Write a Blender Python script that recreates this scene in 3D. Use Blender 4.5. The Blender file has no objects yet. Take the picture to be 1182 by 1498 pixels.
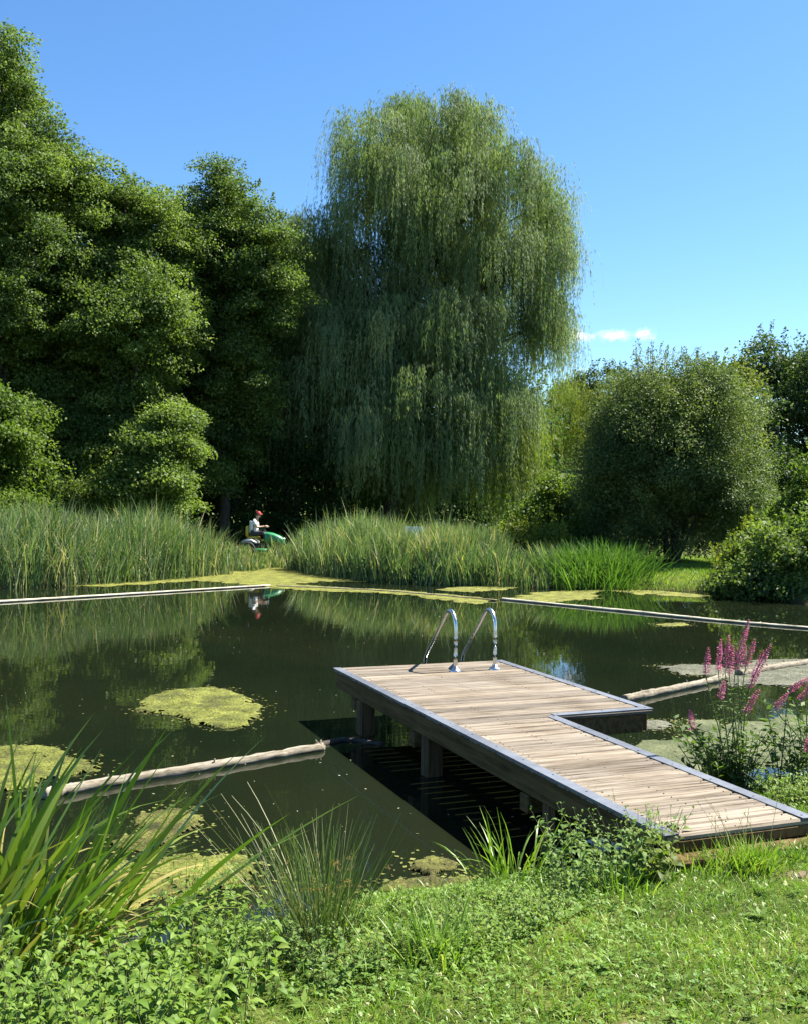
import bpy, math, random
import numpy as np
from mathutils import Matrix, Vector
R_ = math.radians
SC = bpy.context.scene
COL = SC.collection

# ------------------------------------------------------------------ camera
F_PX, CX, CY = 1492.5, 591.0, 749.0
PITCH, ROLL, EYE = R_(0.41), R_(0.80), 2.35
fw = np.array([0, math.cos(PITCH), -math.sin(PITCH)])
r0 = np.array([1.0, 0, 0]); u0 = np.array([0, math.sin(PITCH), math.cos(PITCH)])
RT = r0*math.cos(ROLL) + u0*math.sin(ROLL)
UP = -r0*math.sin(ROLL) + u0*math.cos(ROLL)
cam_d = bpy.data.cameras.new('camera'); cam = bpy.data.objects.new('camera', cam_d); COL.objects.link(cam)
cam.matrix_world = Matrix(((RT[0], UP[0], -fw[0], 0), (RT[1], UP[1], -fw[1], 0), (RT[2], UP[2], -fw[2], EYE), (0, 0, 0, 1)))
cam_d.sensor_fit = 'VERTICAL'; cam_d.sensor_height = 36.0; cam_d.sensor_width = 36.0
cam_d.lens = F_PX/1498*36; cam_d.clip_start = 0.05; cam_d.clip_end = 9000
SC.camera = cam

# ------------------------------------------------------------------ light
SUN_DIR = np.array([0.43, 0.19, 0.66]); SUN_DIR /= np.linalg.norm(SUN_DIR)
sun_el = math.asin(SUN_DIR[2]); sun_az = math.atan2(SUN_DIR[0], SUN_DIR[1])
W = bpy.data.worlds.new('World'); SC.world = W; W.use_nodes = True
wn = W.node_tree.nodes; wl = W.node_tree.links
bg = wn['Background']
sky = wn.new('ShaderNodeTexSky'); sky.sky_type = 'NISHITA'; sky.sun_disc = False
sky.sun_elevation = sun_el; sky.sun_rotation = sun_az
sky.air_density = 0.82; sky.dust_density = 0.25; sky.ozone_density = 3.2
hs = wn.new('ShaderNodeHueSaturation'); hs.inputs['Hue'].default_value = .498; hs.inputs['Saturation'].default_value = 1.18
wl.new(sky.outputs[0], hs.inputs['Color']); wl.new(hs.outputs[0], bg.inputs['Color'])
bg.inputs['Strength'].default_value = 0.073
sd = bpy.data.lights.new('sun', 'SUN'); sd.energy = 5.0; sd.angle = R_(0.53); sd.color = (1.0, 0.94, 0.84)
so = bpy.data.objects.new('sun', sd); COL.objects.link(so)
so.rotation_euler = Vector(SUN_DIR).to_track_quat('Z', 'Y').to_euler()
so.location = (0, 0, 40)
SC.view_settings.view_transform = 'Standard'; SC.view_settings.look = 'None'
SC.view_settings.exposure = 1.75; SC.view_settings.gamma = 1.0
SC.render.engine = 'CYCLES'
SC.cycles.max_bounces = 6; SC.cycles.diffuse_bounces = 3; SC.cycles.glossy_bounces = 3
SC.cycles.transmission_bounces = 4; SC.cycles.transparent_max_bounces = 6; SC.cycles.volume_bounces = 1
SC.cycles.caustics_reflective = False; SC.cycles.caustics_refractive = False

# ------------------------------------------------------------------ helpers
def ray(px, py):
    return fw*F_PX + RT*(px-CX) - UP*(py-CY)
def at(px, py, Y):
    v = ray(px, py); return np.array([0, 0, EYE]) + v*(Y/v[1])
def onplane(px, py, z=0.0):
    v = ray(px, py); return np.array([0, 0, EYE]) + v*((z-EYE)/v[2])
def nrm(a):
    return a/np.maximum(np.linalg.norm(a, axis=-1, keepdims=True), 1e-9)

def make_mesh(name, v, f, var=None, smooth=False):
    me = bpy.data.meshes.new(name)
    v = np.asarray(v, np.float32); f = np.asarray(f, np.int32); k = f.shape[1]
    me.vertices.add(len(v)); me.vertices.foreach_set('co', v.ravel())
    me.loops.add(f.size); me.loops.foreach_set('vertex_index', f.ravel())
    me.polygons.add(len(f))
    me.polygons.foreach_set('loop_start', np.arange(0, f.size, k, dtype=np.int32))
    me.polygons.foreach_set('loop_total', np.full(len(f), k, np.int32))
    if smooth: me.polygons.foreach_set('use_smooth', np.ones(len(f), bool))
    if var is not None:
        a = me.attributes.new('var', 'FLOAT', 'FACE'); a.data.foreach_set('value', np.asarray(var, np.float32))
    me.update(calc_edges=True)
    return me

def link(name, me, mat, parent=None, loc=None):
    o = bpy.data.objects.new(name, me); COL.objects.link(o)
    for m in (mat if isinstance(mat, (list, tuple)) else [mat]): me.materials.append(m)
    if parent is not None:
        o.parent = parent
        o.matrix_parent_inverse = Matrix.Translation(-Vector(parent.location))
    return o
def tag(o, label=None, cat=None, group=None, kind=None):
    if label: o['label'] = label
    if cat: o['category'] = cat
    if group: o['group'] = group
    if kind: o['kind'] = kind
    return o
def empty(name, loc, label, cat, group=None):
    o = bpy.data.objects.new(name, None); COL.objects.link(o); o.location = Vector([float(c) for c in loc])
    o.empty_display_size = 0.2
    return tag(o, label, cat, group)

class MB:
    """collects quads, with a random tone per face"""
    def __init__(s): s.v = []; s.f = []; s.a = []; s.n = 0
    def add(s, v, f, var=None):
        v = np.asarray(v, float).reshape(-1, 3); f = np.asarray(f, int)
        if f.shape[1] == 3: f = np.concatenate([f, f[:, 2:3]], 1)
        s.v.append(v); s.f.append(f+s.n); s.n += len(v)
        s.a.append(np.full(len(f), 0.5) if var is None else np.broadcast_to(np.asarray(var, float), (len(f),)))
    def box(s, c, ax, half, var=0.5):
        c = np.asarray(c, float); ax = [np.asarray(a, float) for a in ax]
        v = [c + sx*half[0]*ax[0] + sy*half[1]*ax[1] + sz*half[2]*ax[2] for sz in (-1, 1) for sy in (-1, 1) for sx in (-1, 1)]
        s.add(v, [[0, 2, 3, 1], [4, 5, 7, 6], [0, 1, 5, 4], [2, 6, 7, 3], [0, 4, 6, 2], [1, 3, 7, 5]], var)
    def tube(s, pts, rad, n=8, var=0.5, caps=True, wob=0, rng=None):
        p = np.asarray(pts, float); K = len(p); rad = np.broadcast_to(np.asarray(rad, float), (K,))
        t = nrm(np.gradient(p, axis=0))
        ref = np.array([0, 0, 1.0]) if abs(t[:, 2]).mean() < 0.8 else np.array([1.0, 0, 0])
        b = nrm(np.cross(t, ref)); nn = np.cross(b, t)
        an = np.arange(n)*2*math.pi/n
        rr = rad[:, None]*np.ones((K, n))
        if wob and rng is not None: rr = rr*(1+wob*rng.normal(size=(K, n)))
        v = p[:, None] + rr[..., None]*(b[:, None]*np.cos(an)[None, :, None] + nn[:, None]*np.sin(an)[None, :, None])
        i = np.arange(K-1)[:, None]*n; j = np.arange(n)[None]; j2 = (j+1) % n
        f = np.stack([i+j, i+n+j, i+n+j2, i+j2], -1).reshape(-1, 4)
        v = v.reshape(-1, 3)
        if caps:
            v = np.concatenate([v, p[:1], p[-1:]])
            c0 = np.stack([np.full(n, K*n), np.arange(n), (np.arange(n)+1) % n], 1)
            e = (K-1)*n
            c1 = np.stack([np.full(n, K*n+1), e+(np.arange(n)+1) % n, e+np.arange(n)], 1)
            f = np.concatenate([f, np.concatenate([c0, c0[:, :1]], 1), np.concatenate([c1, c1[:, :1]], 1)])
            # degenerate fourth corner removed in build
        s.v.append(v); s.f.append(f+s.n); s.n += len(v); s.a.append(np.full(len(f), var))
    def mesh(s, name, smooth=False):
        v = np.concatenate(s.v); f = np.concatenate(s.f); a = np.concatenate(s.a)
        tri = (f[:, 3] == f[:, 0]) | (f[:, 3] == f[:, 2])
        if not tri.any(): return make_mesh(name, v, f, a, smooth)
        me = bpy.data.meshes.new(name)
        q = f[~tri]; t = f[tri][:, :3]
        idx = np.concatenate([q.ravel(), t.ravel()]).astype(np.int32)
        tot = np.concatenate([np.full(len(q), 4), np.full(len(t), 3)]).astype(np.int32)
        st = np.concatenate([[0], np.cumsum(tot)[:-1]]).astype(np.int32)
        me.vertices.add(len(v)); me.vertices.foreach_set('co', v.astype(np.float32).ravel())
        me.loops.add(len(idx)); me.loops.foreach_set('vertex_index', idx)
        me.polygons.add(len(tot)); me.polygons.foreach_set('loop_start', st); me.polygons.foreach_set('loop_total', tot)
        if smooth: me.polygons.foreach_set('use_smooth', np.ones(len(tot), bool))
        at_ = me.attributes.new('var', 'FLOAT', 'FACE'); at_.data.foreach_set('value', np.concatenate([a[~tri], a[tri]]).astype(np.float32))
        me.update(calc_edges=True)
        return me
    def build(s, name, mat, parent=None, smooth=False):
        return link(name, s.mesh(name, smooth), mat, parent)

def spline(pts, n=24):
    p = np.asarray(pts, float); P = np.concatenate([2*p[:1]-p[1:2], p, 2*p[-1:]-p[-2:-1]])
    out = []
    per = max(2, n//(len(p)-1))
    for i in range(len(p)-1):
        a, b, c, d = P[i:i+4]
        t = np.linspace(0, 1, per, endpoint=False)[:, None]
        out.append(0.5*((2*b)+(c-a)*t+(2*a-5*b+4*c-d)*t**2+(3*b-a-3*c+d)*t**3))
    out.append(p[-1:])
    return np.concatenate(out)

def leaves(mb, pos, dr, nm, ln, wd, var, fold=0.25):
    """one folded rhombus per leaf"""
    N = len(pos); dr = nrm(dr); sd_ = nrm(np.cross(dr, nm)); nm = np.cross(sd_, dr)
    ln = np.broadcast_to(ln, (N,))[:, None]; wd = np.broadcast_to(wd, (N,))[:, None]
    mid = pos + dr*ln*0.45
    v = np.stack([pos, mid+sd_*wd*.5+nm*wd*fold, pos+dr*ln, mid-sd_*wd*.5+nm*wd*fold], 1)
    f = np.arange(N*4).reshape(N, 4)
    mb.add(v, f, var)

def blades(mb, base, lean, length, width, bend, var, K=4, twist=None, tip=0.06, rng=None, face=None):
    """grass / reed / iris blades: base (N,3), lean (N,2) horizontal tilt, bend = extra tilt gained towards the tip"""
    N = len(base); length = np.broadcast_to(length, (N,)); width = np.broadcast_to(width, (N,)); bend = np.broadcast_to(bend, (N,))
    l = np.linalg.norm(lean, axis=1); hd = lean/np.maximum(l, 1e-6)[:, None]
    ang = np.arctan(l)
    pts = [base]; p = base.copy()
    for k in range(K):
        a = ang + bend*((k+0.5)/K)**1.6
        d = np.stack([hd[:, 0]*np.sin(a), hd[:, 1]*np.sin(a), np.cos(a)], 1)
        p = p + d*(length/K)[:, None]; pts.append(p)
    pts = np.stack(pts, 1)
    if face is None: th = rng.uniform(0, 2*math.pi, N)
    else: th = face
    sd_ = np.stack([np.cos(th), np.sin(th), np.zeros(N)], 1)
    t = np.linspace(0, 1, K+1)
    w = np.where(t < 0.5, 1-0.25*(1-t*2), 1-((t-.5)*2)**1.8*(1-tip))
    off = sd_[:, None]*(width[:, None]*w[None]*0.5)[..., None]
    v = np.stack([pts-off, pts+off], 2)           # N,K+1,2,3
    idx = np.arange(N*(K+1)*2).reshape(N, K+1, 2)
    f = np.stack([idx[:, :-1, 0], idx[:, :-1, 1], idx[:, 1:, 1], idx[:, 1:, 0]], -1).reshape(-1, 4)
    mb.add(v.reshape(-1, 3), f, np.repeat(np.broadcast_to(var, (N,)), K))
    return pts

# ------------------------------------------------------------------ materials
def new_mat(name):
    m = bpy.data.materials.new(name); m.use_nodes = True
    n = m.node_tree.nodes; b = n['Principled BSDF']
    return m, n, m.node_tree.links, b, n['Material Output']
def ramp(n, l, fac, cols):
    r = n.new('ShaderNodeValToRGB'); e = r.color_ramp.elements
    while len(e) > 1: e.remove(e[-1])
    for i, (p, c) in enumerate(cols):
        q = e[0] if i == 0 else e.new(p)
        q.position = p; q.color = (*c, 1)
    l.new(fac, r.inputs[0]); return r.outputs[0]
def noise(n, l, scale, detail=4, rough=0.6, coord='Object', vec=None):
    t = n.new('ShaderNodeTexNoise'); t.inputs['Scale'].default_value = scale
    t.inputs['Detail'].default_value = detail; t.inputs['Roughness'].default_value = rough
    if vec is None:
        tc = n.new('ShaderNodeTexCoord'); l.new(tc.outputs[coord], t.inputs['Vector'])
    else: l.new(vec, t.inputs['Vector'])
    return t.outputs['Fac']
def mapping(n, l, scale, rot=(0, 0, 0), coord='Object'):
    tc = n.new('ShaderNodeTexCoord'); mp = n.new('ShaderNodeMapping')
    mp.inputs['Scale'].default_value = scale; mp.inputs['Rotation'].default_value = rot
    l.new(tc.outputs[coord], mp.inputs['Vector']); return mp.outputs[0]
def mixc(n, l, fac, a, b, mode='MIX'):
    m = n.new('ShaderNodeMix'); m.data_type = 'RGBA'; m.blend_type = mode
    for s, x in ((0, fac), (6, a), (7, b)):
        if hasattr(x, 'is_output'): l.new(x, m.inputs[s])
        elif s == 0: m.inputs[0].default_value = x
        else: m.inputs[s].default_value = (*x, 1)
    return m.outputs[2]
def bump(n, l, h, strength, dist, b):
    bp = n.new('ShaderNodeBump'); bp.inputs['Strength'].default_value = strength; bp.inputs['Distance'].default_value = dist
    l.new(h, bp.inputs['Height']); l.new(bp.outputs[0], b.inputs['Normal']); return bp

def leaf_mat(name, cols, trans=0.42, rough=0.55, spec=0.2, tcol=1.25, patch=0.35, patch_scale=0.5):
    m, n, l, b, out = new_mat(name)
    a = n.new('ShaderNodeAttribute'); a.attribute_name = 'var'
    k = len(cols)
    c = ramp(n, l, a.outputs['Fac'], [(i/(k-1), q) for i, q in enumerate(cols)])
    if patch:
        nz = noise(n, l, patch_scale, 3)
        g = ramp(n, l, nz, [(0.3, (1-patch, 1-patch*0.8, 1-patch*0.6)), (0.7, (1+patch*.5, 1+patch*.35, 1))])
        c = mixc(n, l, 1.0, c, g, 'MULTIPLY')
    l.new(c, b.inputs['Base Color']); b.inputs['Roughness'].default_value = rough
    b.inputs['Specular IOR Level'].default_value = spec
    tr = n.new('ShaderNodeBsdfTranslucent')
    c2 = mixc(n, l, 1.0, c, (tcol*1.05, tcol*1.15, tcol*0.45), 'MULTIPLY'); l.new(c2, tr.inputs['Color'])
    mx = n.new('ShaderNodeMixShader'); mx.inputs[0].default_value = trans
    l.new(b.outputs[0], mx.inputs[1]); l.new(tr.outputs[0], mx.inputs[2]); l.new(mx.outputs[0], out.inputs['Surface'])
    return m
def plain(name, col, rough=0.5, metal=0.0, var=0.12, scale=8, spec=0.5, bmp=0.0):
    m, n, l, b, out = new_mat(name)
    nz = noise(n, l, scale, 5)
    c = ramp(n, l, nz, [(0.3, tuple(x*(1-var) for x in col)), (0.7, tuple(min(1, x*(1+var)) for x in col))])
    l.new(c, b.inputs['Base Color']); b.inputs['Roughness'].default_value = rough; b.inputs['Metallic'].default_value = metal
    b.inputs['Specular IOR Level'].default_value = spec
    if bmp: bump(n, l, noise(n, l, scale*4, 4), bmp, 0.01, b)
    return m
def wood(name, cols, axis_rot, stretch=14, scale=3.0, rough=0.75, bmp=0.4, pv=0.3):
    """weathered timber: streaks along the grain, tone per board from 'var'"""
    m, n, l, b, out = new_mat(name)
    v0 = mapping(n, l, (1, 1, 1), axis_rot); mp = n.new('ShaderNodeMapping'); mp.inputs['Scale'].default_value = (1, stretch, stretch); l.new(v0, mp.inputs['Vector']); v = mp.outputs[0]
    a = n.new('ShaderNodeAttribute'); a.attribute_name = 'var'
    off = n.new('ShaderNodeVectorMath'); off.operation = 'ADD'
    sc = n.new('ShaderNodeVectorMath'); sc.operation = 'SCALE'; sc.inputs[0].default_value = (17, 31, 5)
    l.new(a.outputs['Fac'], sc.inputs['Scale']); l.new(v, off.inputs[0]); l.new(sc.outputs[0], off.inputs[1])
    g = noise(n, l, scale, 8, 0.72, vec=off.outputs[0])
    c = ramp(n, l, g, [(0.34, cols[0]), (0.46, cols[1]), (0.58, cols[2]), (0.74, cols[1])])
    t = ramp(n, l, a.outputs['Fac'], [(0, (1-pv, 1-pv, 1-pv*.95)), (1, (1+pv*.3, 1+pv*.25, 1+pv*.2))])
    c = mixc(n, l, 1.0, c, t, 'MULTIPLY')
    big = noise(n, l, 1.6, 5)
    st = ramp(n, l, big, [(0.35, (0.72, 0.68, 0.62)), (0.55, (1, 1, 1))])
    c = mixc(n, l, 0.8, c, st, 'MULTIPLY')
    l.new(c, b.inputs['Base Color']); b.inputs['Roughness'].default_value = rough; b.inputs['Specular IOR Level'].default_value = 0.1
    bump(n, l, g, bmp, 0.006, b)
    return m

M = {}
M['alder'] = leaf_mat('alder_leaves', [(0.0606, 0.099, 0.0292), (0.1108, 0.1669, 0.0455), (0.1695, 0.232, 0.062)])
M['alder2'] = leaf_mat('alder_leaves_bright', [(0.0784, 0.1195, 0.0297), (0.1333, 0.1968, 0.048), (0.196, 0.26, 0.0704)])
M['dark_wood'] = leaf_mat('shaded_wood_leaves', [(0.0281, 0.0624, 0.0172), (0.0468, 0.0936, 0.0257), (0.0624, 0.117, 0.0286)])  # green darkened so the leaf colour itself carries the wood's shade
M['willow'] = leaf_mat('willow_leaves', [(0.1117, 0.1654, 0.0776), (0.1931, 0.2592, 0.1183), (0.3048, 0.357, 0.1756)], rough=0.6, spec=0.18)
M['willow_y'] = leaf_mat('young_and_sunlit_willow_leaves', [(0.1232, 0.1663, 0.032), (0.1848, 0.2279, 0.0431), (0.2464, 0.2834, 0.0739)])  # young willow's own green, also painted sunlight on the huge willow's right fronds
M['sallow'] = leaf_mat('sallow_leaves', [(0.0701, 0.1052, 0.0348), (0.1191, 0.1669, 0.0522), (0.1893, 0.2397, 0.0872)], trans=0.3, spec=0.2, rough=.6)
M['shrub'] = leaf_mat('shrub_leaves', [(0.0607, 0.1012, 0.0182), (0.0961, 0.1518, 0.0263), (0.1417, 0.2024, 0.0405)])
M['shrub_y'] = leaf_mat('shrub_yellow_leaves', [(0.09, 0.13, 0.018), (0.14, 0.18, 0.028), (0.19, 0.22, 0.04)])
M['far_y'] = leaf_mat('far_wood_yellow', [(0.0975, 0.13, 0.0325), (0.13, 0.1625, 0.0416), (0.169, 0.195, 0.0585)])
M['far_g'] = leaf_mat('far_wood_green', [(0.039, 0.0725, 0.0264), (0.0585, 0.0975, 0.0336), (0.078, 0.1187, 0.042)])
M['reed'] = leaf_mat('reed_blades', [(0.0715, 0.1319, 0.0496), (0.13, 0.2044, 0.0826), (0.2275, 0.2968, 0.1378), (0.468, 0.4088, 0.2341)], trans=0.3, patch_scale=0.9)
M['iris'] = leaf_mat('iris_blades', [(0.05, 0.115, 0.02), (0.085, 0.175, 0.03), (0.13, 0.23, 0.05)], trans=0.3, patch=0.15)
M['iris_near'] = leaf_mat('flag_blades', [(0.0568, 0.116, 0.0156), (0.1054, 0.1843, 0.0234), (0.1782, 0.2321, 0.039), (0.4212, 0.3413, 0.117)], trans=0.3, spec=0.5, rough=0.35, patch=0.12, patch_scale=4)
M['grass'] = leaf_mat('lawn_grass', [(0.0897, 0.171, 0.0173), (0.1518, 0.2668, 0.0302), (0.2277, 0.3488, 0.054), (0.414, 0.4104, 0.1512)], trans=0.32, patch=0.3, patch_scale=2.2, spec=.4, rough=.42)
M['clover'] = leaf_mat('clover_leaves', [(0.077, 0.154, 0.0242), (0.132, 0.231, 0.0396), (0.198, 0.297, 0.0715)], trans=0.3, patch=0.25, patch_scale=3)
M['nettle'] = leaf_mat('nettle_leaves', [(0.0685, 0.1304, 0.0174), (0.1199, 0.2035, 0.0286), (0.1942, 0.2712, 0.0517)], trans=0.34, patch=0.2, patch_scale=3)
M['nettle_dk'] = leaf_mat('nettle_dark_leaves', [(0.0579, 0.1145, 0.0188), (0.0965, 0.1717, 0.0318), (0.1674, 0.2417, 0.0506)], trans=0.3, patch=0.15, patch_scale=4)
M['rush'] = leaf_mat('rush_stems', [(0.05, 0.095, 0.02), (0.085, 0.145, 0.03), (0.14, 0.18, 0.06), (0.28, 0.27, 0.15)], trans=0.2, patch=0.1)
M['petal'] = leaf_mat('loosestrife_petals', [(0.4, 0.075, 0.2576), (0.55, 0.15, 0.3956), (0.68, 0.27, 0.5336)], trans=0.35, tcol=1.0, patch=0)
M['lleaf'] = leaf_mat('loosestrife_leaves', [(0.045, 0.085, 0.018), (0.075, 0.135, 0.026), (0.12, 0.19, 0.035)], trans=0.35, patch=0.1)
M['stem'] = plain('stem', (0.09, 0.10, 0.035), 0.6, var=0.3, scale=20)
M['bark'] = plain('bark', (0.045, 0.036, 0.026), 0.9, var=0.5, scale=6, bmp=0.8)
M['bark_w'] = plain('willow_bark', (0.05, 0.042, 0.03), 0.9, var=0.5, scale=6, bmp=0.8)

# ------------------------------------------------------------------ terrain and water
SHORE = np.array([(-16, 2.6), (-8, 3.4), (-3.2, 4.5), (-1.7, 4.95), (-0.9, 5.45), (-0.3, 5.85), (0.4, 6.15), (1.0, 6.5), (1.7, 7.2), (2.4, 8.1),
                  (3.2, 8.55), (4.5, 9.0), (8, 10.4), (12, 12.6), (13.2, 18), (12, 22.5), (10.2, 24.4), (9.6, 26.6), (9.1, 28.9), (6.8, 29.0),
                  (5.0, 29.2), (3.0, 29.9), (1.2, 30.0), (-0.8, 31.0), (-2.6, 33.5), (-3.9, 37.2), (-5.0, 37.4), (-5.8, 33.6), (-7.3, 30.4),
                  (-9.1, 28.0), (-10.6, 26.9), (-16, 25), (-21, 18), (-21, 8)], float)
def sdist(P):
    """signed distance to the pond edge, positive on land"""
    P = np.asarray(P, float); A = SHORE; B = np.roll(SHORE, -1, 0)
    d = np.full(len(P), 1e9); ins = np.zeros(len(P), bool)
    for a, b in zip(A, B):
        ab = b-a; t = np.clip(((P-a)@ab)/(ab@ab), 0, 1)
        d = np.minimum(d, np.linalg.norm(P-(a+t[:, None]*ab), axis=1))
        c = ((a[1] > P[:, 1]) != (b[1] > P[:, 1]))
        xi = a[0] + (P[:, 1]-a[1])/(b[1]-a[1]+1e-12)*(b[0]-a[0])
        ins ^= c & (P[:, 0] < xi)
    return np.where(ins, -d, d)
def vnoise(P, s, seed=0):
    """cheap smooth 2-D noise"""
    r = np.random.default_rng(seed); g = r.uniform(-1, 1, (64, 64)); q = np.asarray(P)[:, :2]*s + 1000
    i = np.floor(q).astype(int); f = q-i; f = f*f*(3-2*f); x, y = i[:, 0], i[:, 1]
    def G(a, b): return g[a % 64, b % 64]
    return (G(x, y)*(1-f[:, 0])+G(x+1, y)*f[:, 0])*(1-f[:, 1]) + (G(x, y+1)*(1-f[:, 0])+G(x+1, y+1)*f[:, 0])*f[:, 1]
def height(P):
    P = np.asarray(P, float); d = sdist(P) + 0.12*vnoise(P, 1.7, 3) + 0.05*vnoise(P, 5, 4)
    near = np.clip((16-P[:, 1])/6, 0, 1)
    o = np.maximum(d, 0)
    rise = 0.40*(1-np.exp(-o/0.75))
    z = rise + near*0.055*np.minimum(o, 8) + (1-near)*0.004*np.minimum(o, 30)
    z += np.clip(o, 0, 1)*(0.03*vnoise(P, 0.9, 5)+0.012*vnoise(P, 4, 6))
    z += np.clip(P[:, 1]-75, 0, 400)*0.075*(1+0.15*vnoise(P, 0.012, 7))
    ins = np.maximum(-d, 0)
    z = np.where(d < 0, -0.95*(1-np.exp(-ins/0.9)) - 0.02, z)
    return z
def hz(x, y): return float(height(np.array([[x, y]]))[0])

xs = np.unique(np.round(np.concatenate([np.arange(-5, 5.01, 0.1), np.arange(-24, 24.1, 0.6), np.linspace(24, 90, 16), np.linspace(-90, -24, 16), [-900, -400, -200, -140, 140, 200, 400, 900]]), 3))
ys = np.unique(np.round(np.concatenate([np.arange(1, 10.01, 0.1), np.arange(-6, 60.1, 0.5), np.linspace(60, 300, 40), [-300, -100, -40, -20, -12, 380, 500, 900]]), 3))
gx, gy = np.meshgrid(xs, ys, indexing='ij'); gp = np.stack([gx.ravel(), gy.ravel()], 1)
gv = np.concatenate([gp, height(gp)[:, None]], 1)
ii = np.arange(len(xs)*len(ys)).reshape(len(xs), len(ys))
gf = np.stack([ii[:-1, :-1], ii[1:, :-1], ii[1:, 1:], ii[:-1, 1:]], -1).reshape(-1, 4)
m, n, l, b, out = new_mat('ground_turf')
nz = noise(n, l, 2.2, 6); fine = noise(n, l, 22, 5, 0.7)
c = ramp(n, l, nz, [(0.3, (0.045, 0.06, 0.014)), (0.5, (0.07, 0.10, 0.02)), (0.7, (0.12, 0.13, 0.04))])
c2 = ramp(n, l, fine, [(0.35, (0.5, 0.5, 0.45)), (0.65, (1.15, 1.1, 1.0))])
c = mixc(n, l, 1.0, c, c2, 'MULTIPLY')
sx = n.new('ShaderNodeSeparateXYZ'); tc = n.new('ShaderNodeTexCoord'); l.new(tc.outputs['Object'], sx.inputs[0])
soil = ramp(n, l, sx.outputs['Z'], [(0.0, (1, 1, 1)), (0.16, (0, 0, 0))])
c = mixc(n, l, soil, c, (0.04, 0.032, 0.018))
l.new(c, b.inputs['Base Color']); b.inputs['Roughness'].default_value = 0.95; b.inputs['Specular IOR Level'].default_value = 0.1
bump(n, l, fine, 0.6, 0.03, b)
tag(link('ground', make_mesh('ground', gv, gf, smooth=True), m), kind='structure')

m, n, l, b, out = new_mat('pond_water')
b.inputs['IOR'].default_value = 1.33; b.inputs['Roughness'].default_value = 0.015
wc = ramp(n, l, noise(n, l, 0.22, 3), [(0.35, (0.0052, 0.009, 0.0044)), (0.65, (0.0095, 0.0125, 0.0056))])
l.new(wc, b.inputs['Base Color'])
w1 = noise(n, l, 1.0, 2, 0.5, vec=mapping(n, l, (2.2, 3.2, 2))); w2 = noise(n, l, 1.0, 2, 0.5, vec=mapping(n, l, (9, 13, 9)))
ad = n.new('ShaderNodeMath'); ad.operation = 'MULTIPLY_ADD'; ad.inputs[1].default_value = 0.18; l.new(w2, ad.inputs[0]); l.new(w1, ad.inputs[2])
bump(n, l, ad.outputs[0], 0.03, 0.03, b)
wv = [(-30, -2, 0), (20, -2, 0), (20, 42, 0), (-30, 42, 0)]
tag(link('pond_water', make_mesh('pond_water', wv, [[0, 1, 2, 3]]), m), kind='structure')

# ------------------------------------------------------------------ trees
def crown(mb, lobes, rng, clump=0.7, per=70, leaf=0.13, lw=0.6, dens=1.0, flat=0.55, up=0.6, droop=0.15, spikes=0, inner=0.4, stretch=.7):
    """lobes: (centre, radii). Clumps of leaves spread through each lobe, most near its outside."""
    for (c, r) in lobes:
        c = np.asarray(c, float); r = np.asarray(r, float)
        area = 4*math.pi*((r[0]*r[1])**1.6/3+(r[0]*r[2])**1.6/3+(r[1]*r[2])**1.6/3)**(1/1.6)
        k = max(6, int(area/(clump*clump*1.5)*dens))
        d = nrm(rng.normal(size=(k, 3)))
        rad = inner+(1.08-inner)*rng.random(k)**0.55
        cc = c + d*r*rad[:, None]
        cs = clump*rng.uniform(0.5, 1.35, k)
        m_ = np.maximum(8, (per*(cs/clump)**2*rng.uniform(.6, 1.3, k))).astype(int)
        ci = np.repeat(np.arange(k), m_); N = len(ci)
        o = nrm(rng.normal(size=(N, 3)))*rng.random(N)[:, None]**0.4
        # sprays stretch outward from the lobe
        out_ = nrm(d*np.array([1, 1, .5])+rng.normal(size=(k, 3))*.35)[ci]
        al = (o*out_).sum(1, keepdims=True)
        o = o + out_*al*stretch
        o[:, 2] *= flat
        p = cc[ci] + o*cs[ci][:, None]
        p[:, 2] -= droop*cs[ci]*(o[:, 0]**2+o[:, 1]**2)
        nm = nrm(np.array([0, 0, up]) + 0.35*d[ci] + 0.6*o + rng.normal(size=(N, 3))*0.62)
        dr = nrm(out_*0.8 + rng.normal(size=(N, 3))*0.8 - np.array([0, 0, .25]))
        tone = np.clip(0.5 + 0.27*rng.normal(size=k)[ci] + 0.2*rng.normal(size=N), 0, 1)
        L = leaf*rng.uniform(.65, 1.25, N)
        leaves(mb, p, dr, nm, L, L*lw, tone)
    # a few leading shoots that break the outline
    for _ in range(spikes*4):
        c, r = lobes[rng.integers(len(lobes))]; c = np.asarray(c, float); r = np.asarray(r, float)
        d = nrm(rng.normal(size=3)*np.array([1, 1, .5])+np.array([0, 0, 1.2])); s = c+d*r*0.95
        h = max(clump, .5)*rng.uniform(.6, 1.7); N = int(per*.5)
        t = rng.random(N); ax = nrm(d*.5+np.array([0, 0, 1])+rng.normal(size=3)*.15)
        p = s + ax*(t*h)[:, None] + rng.normal(size=(N, 3))*(0.22*clump*(1.05-t))[:, None]
        L = leaf*rng.uniform(.6, 1.1, N)
        leaves(mb, p, nrm(rng.normal(size=(N, 3))+ax*.6), nrm(rng.normal(size=(N, 3))+np.array([0, 0, .5])), L, L*lw, np.clip(.6+.2*rng.normal(size=N), 0, 1))

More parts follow.
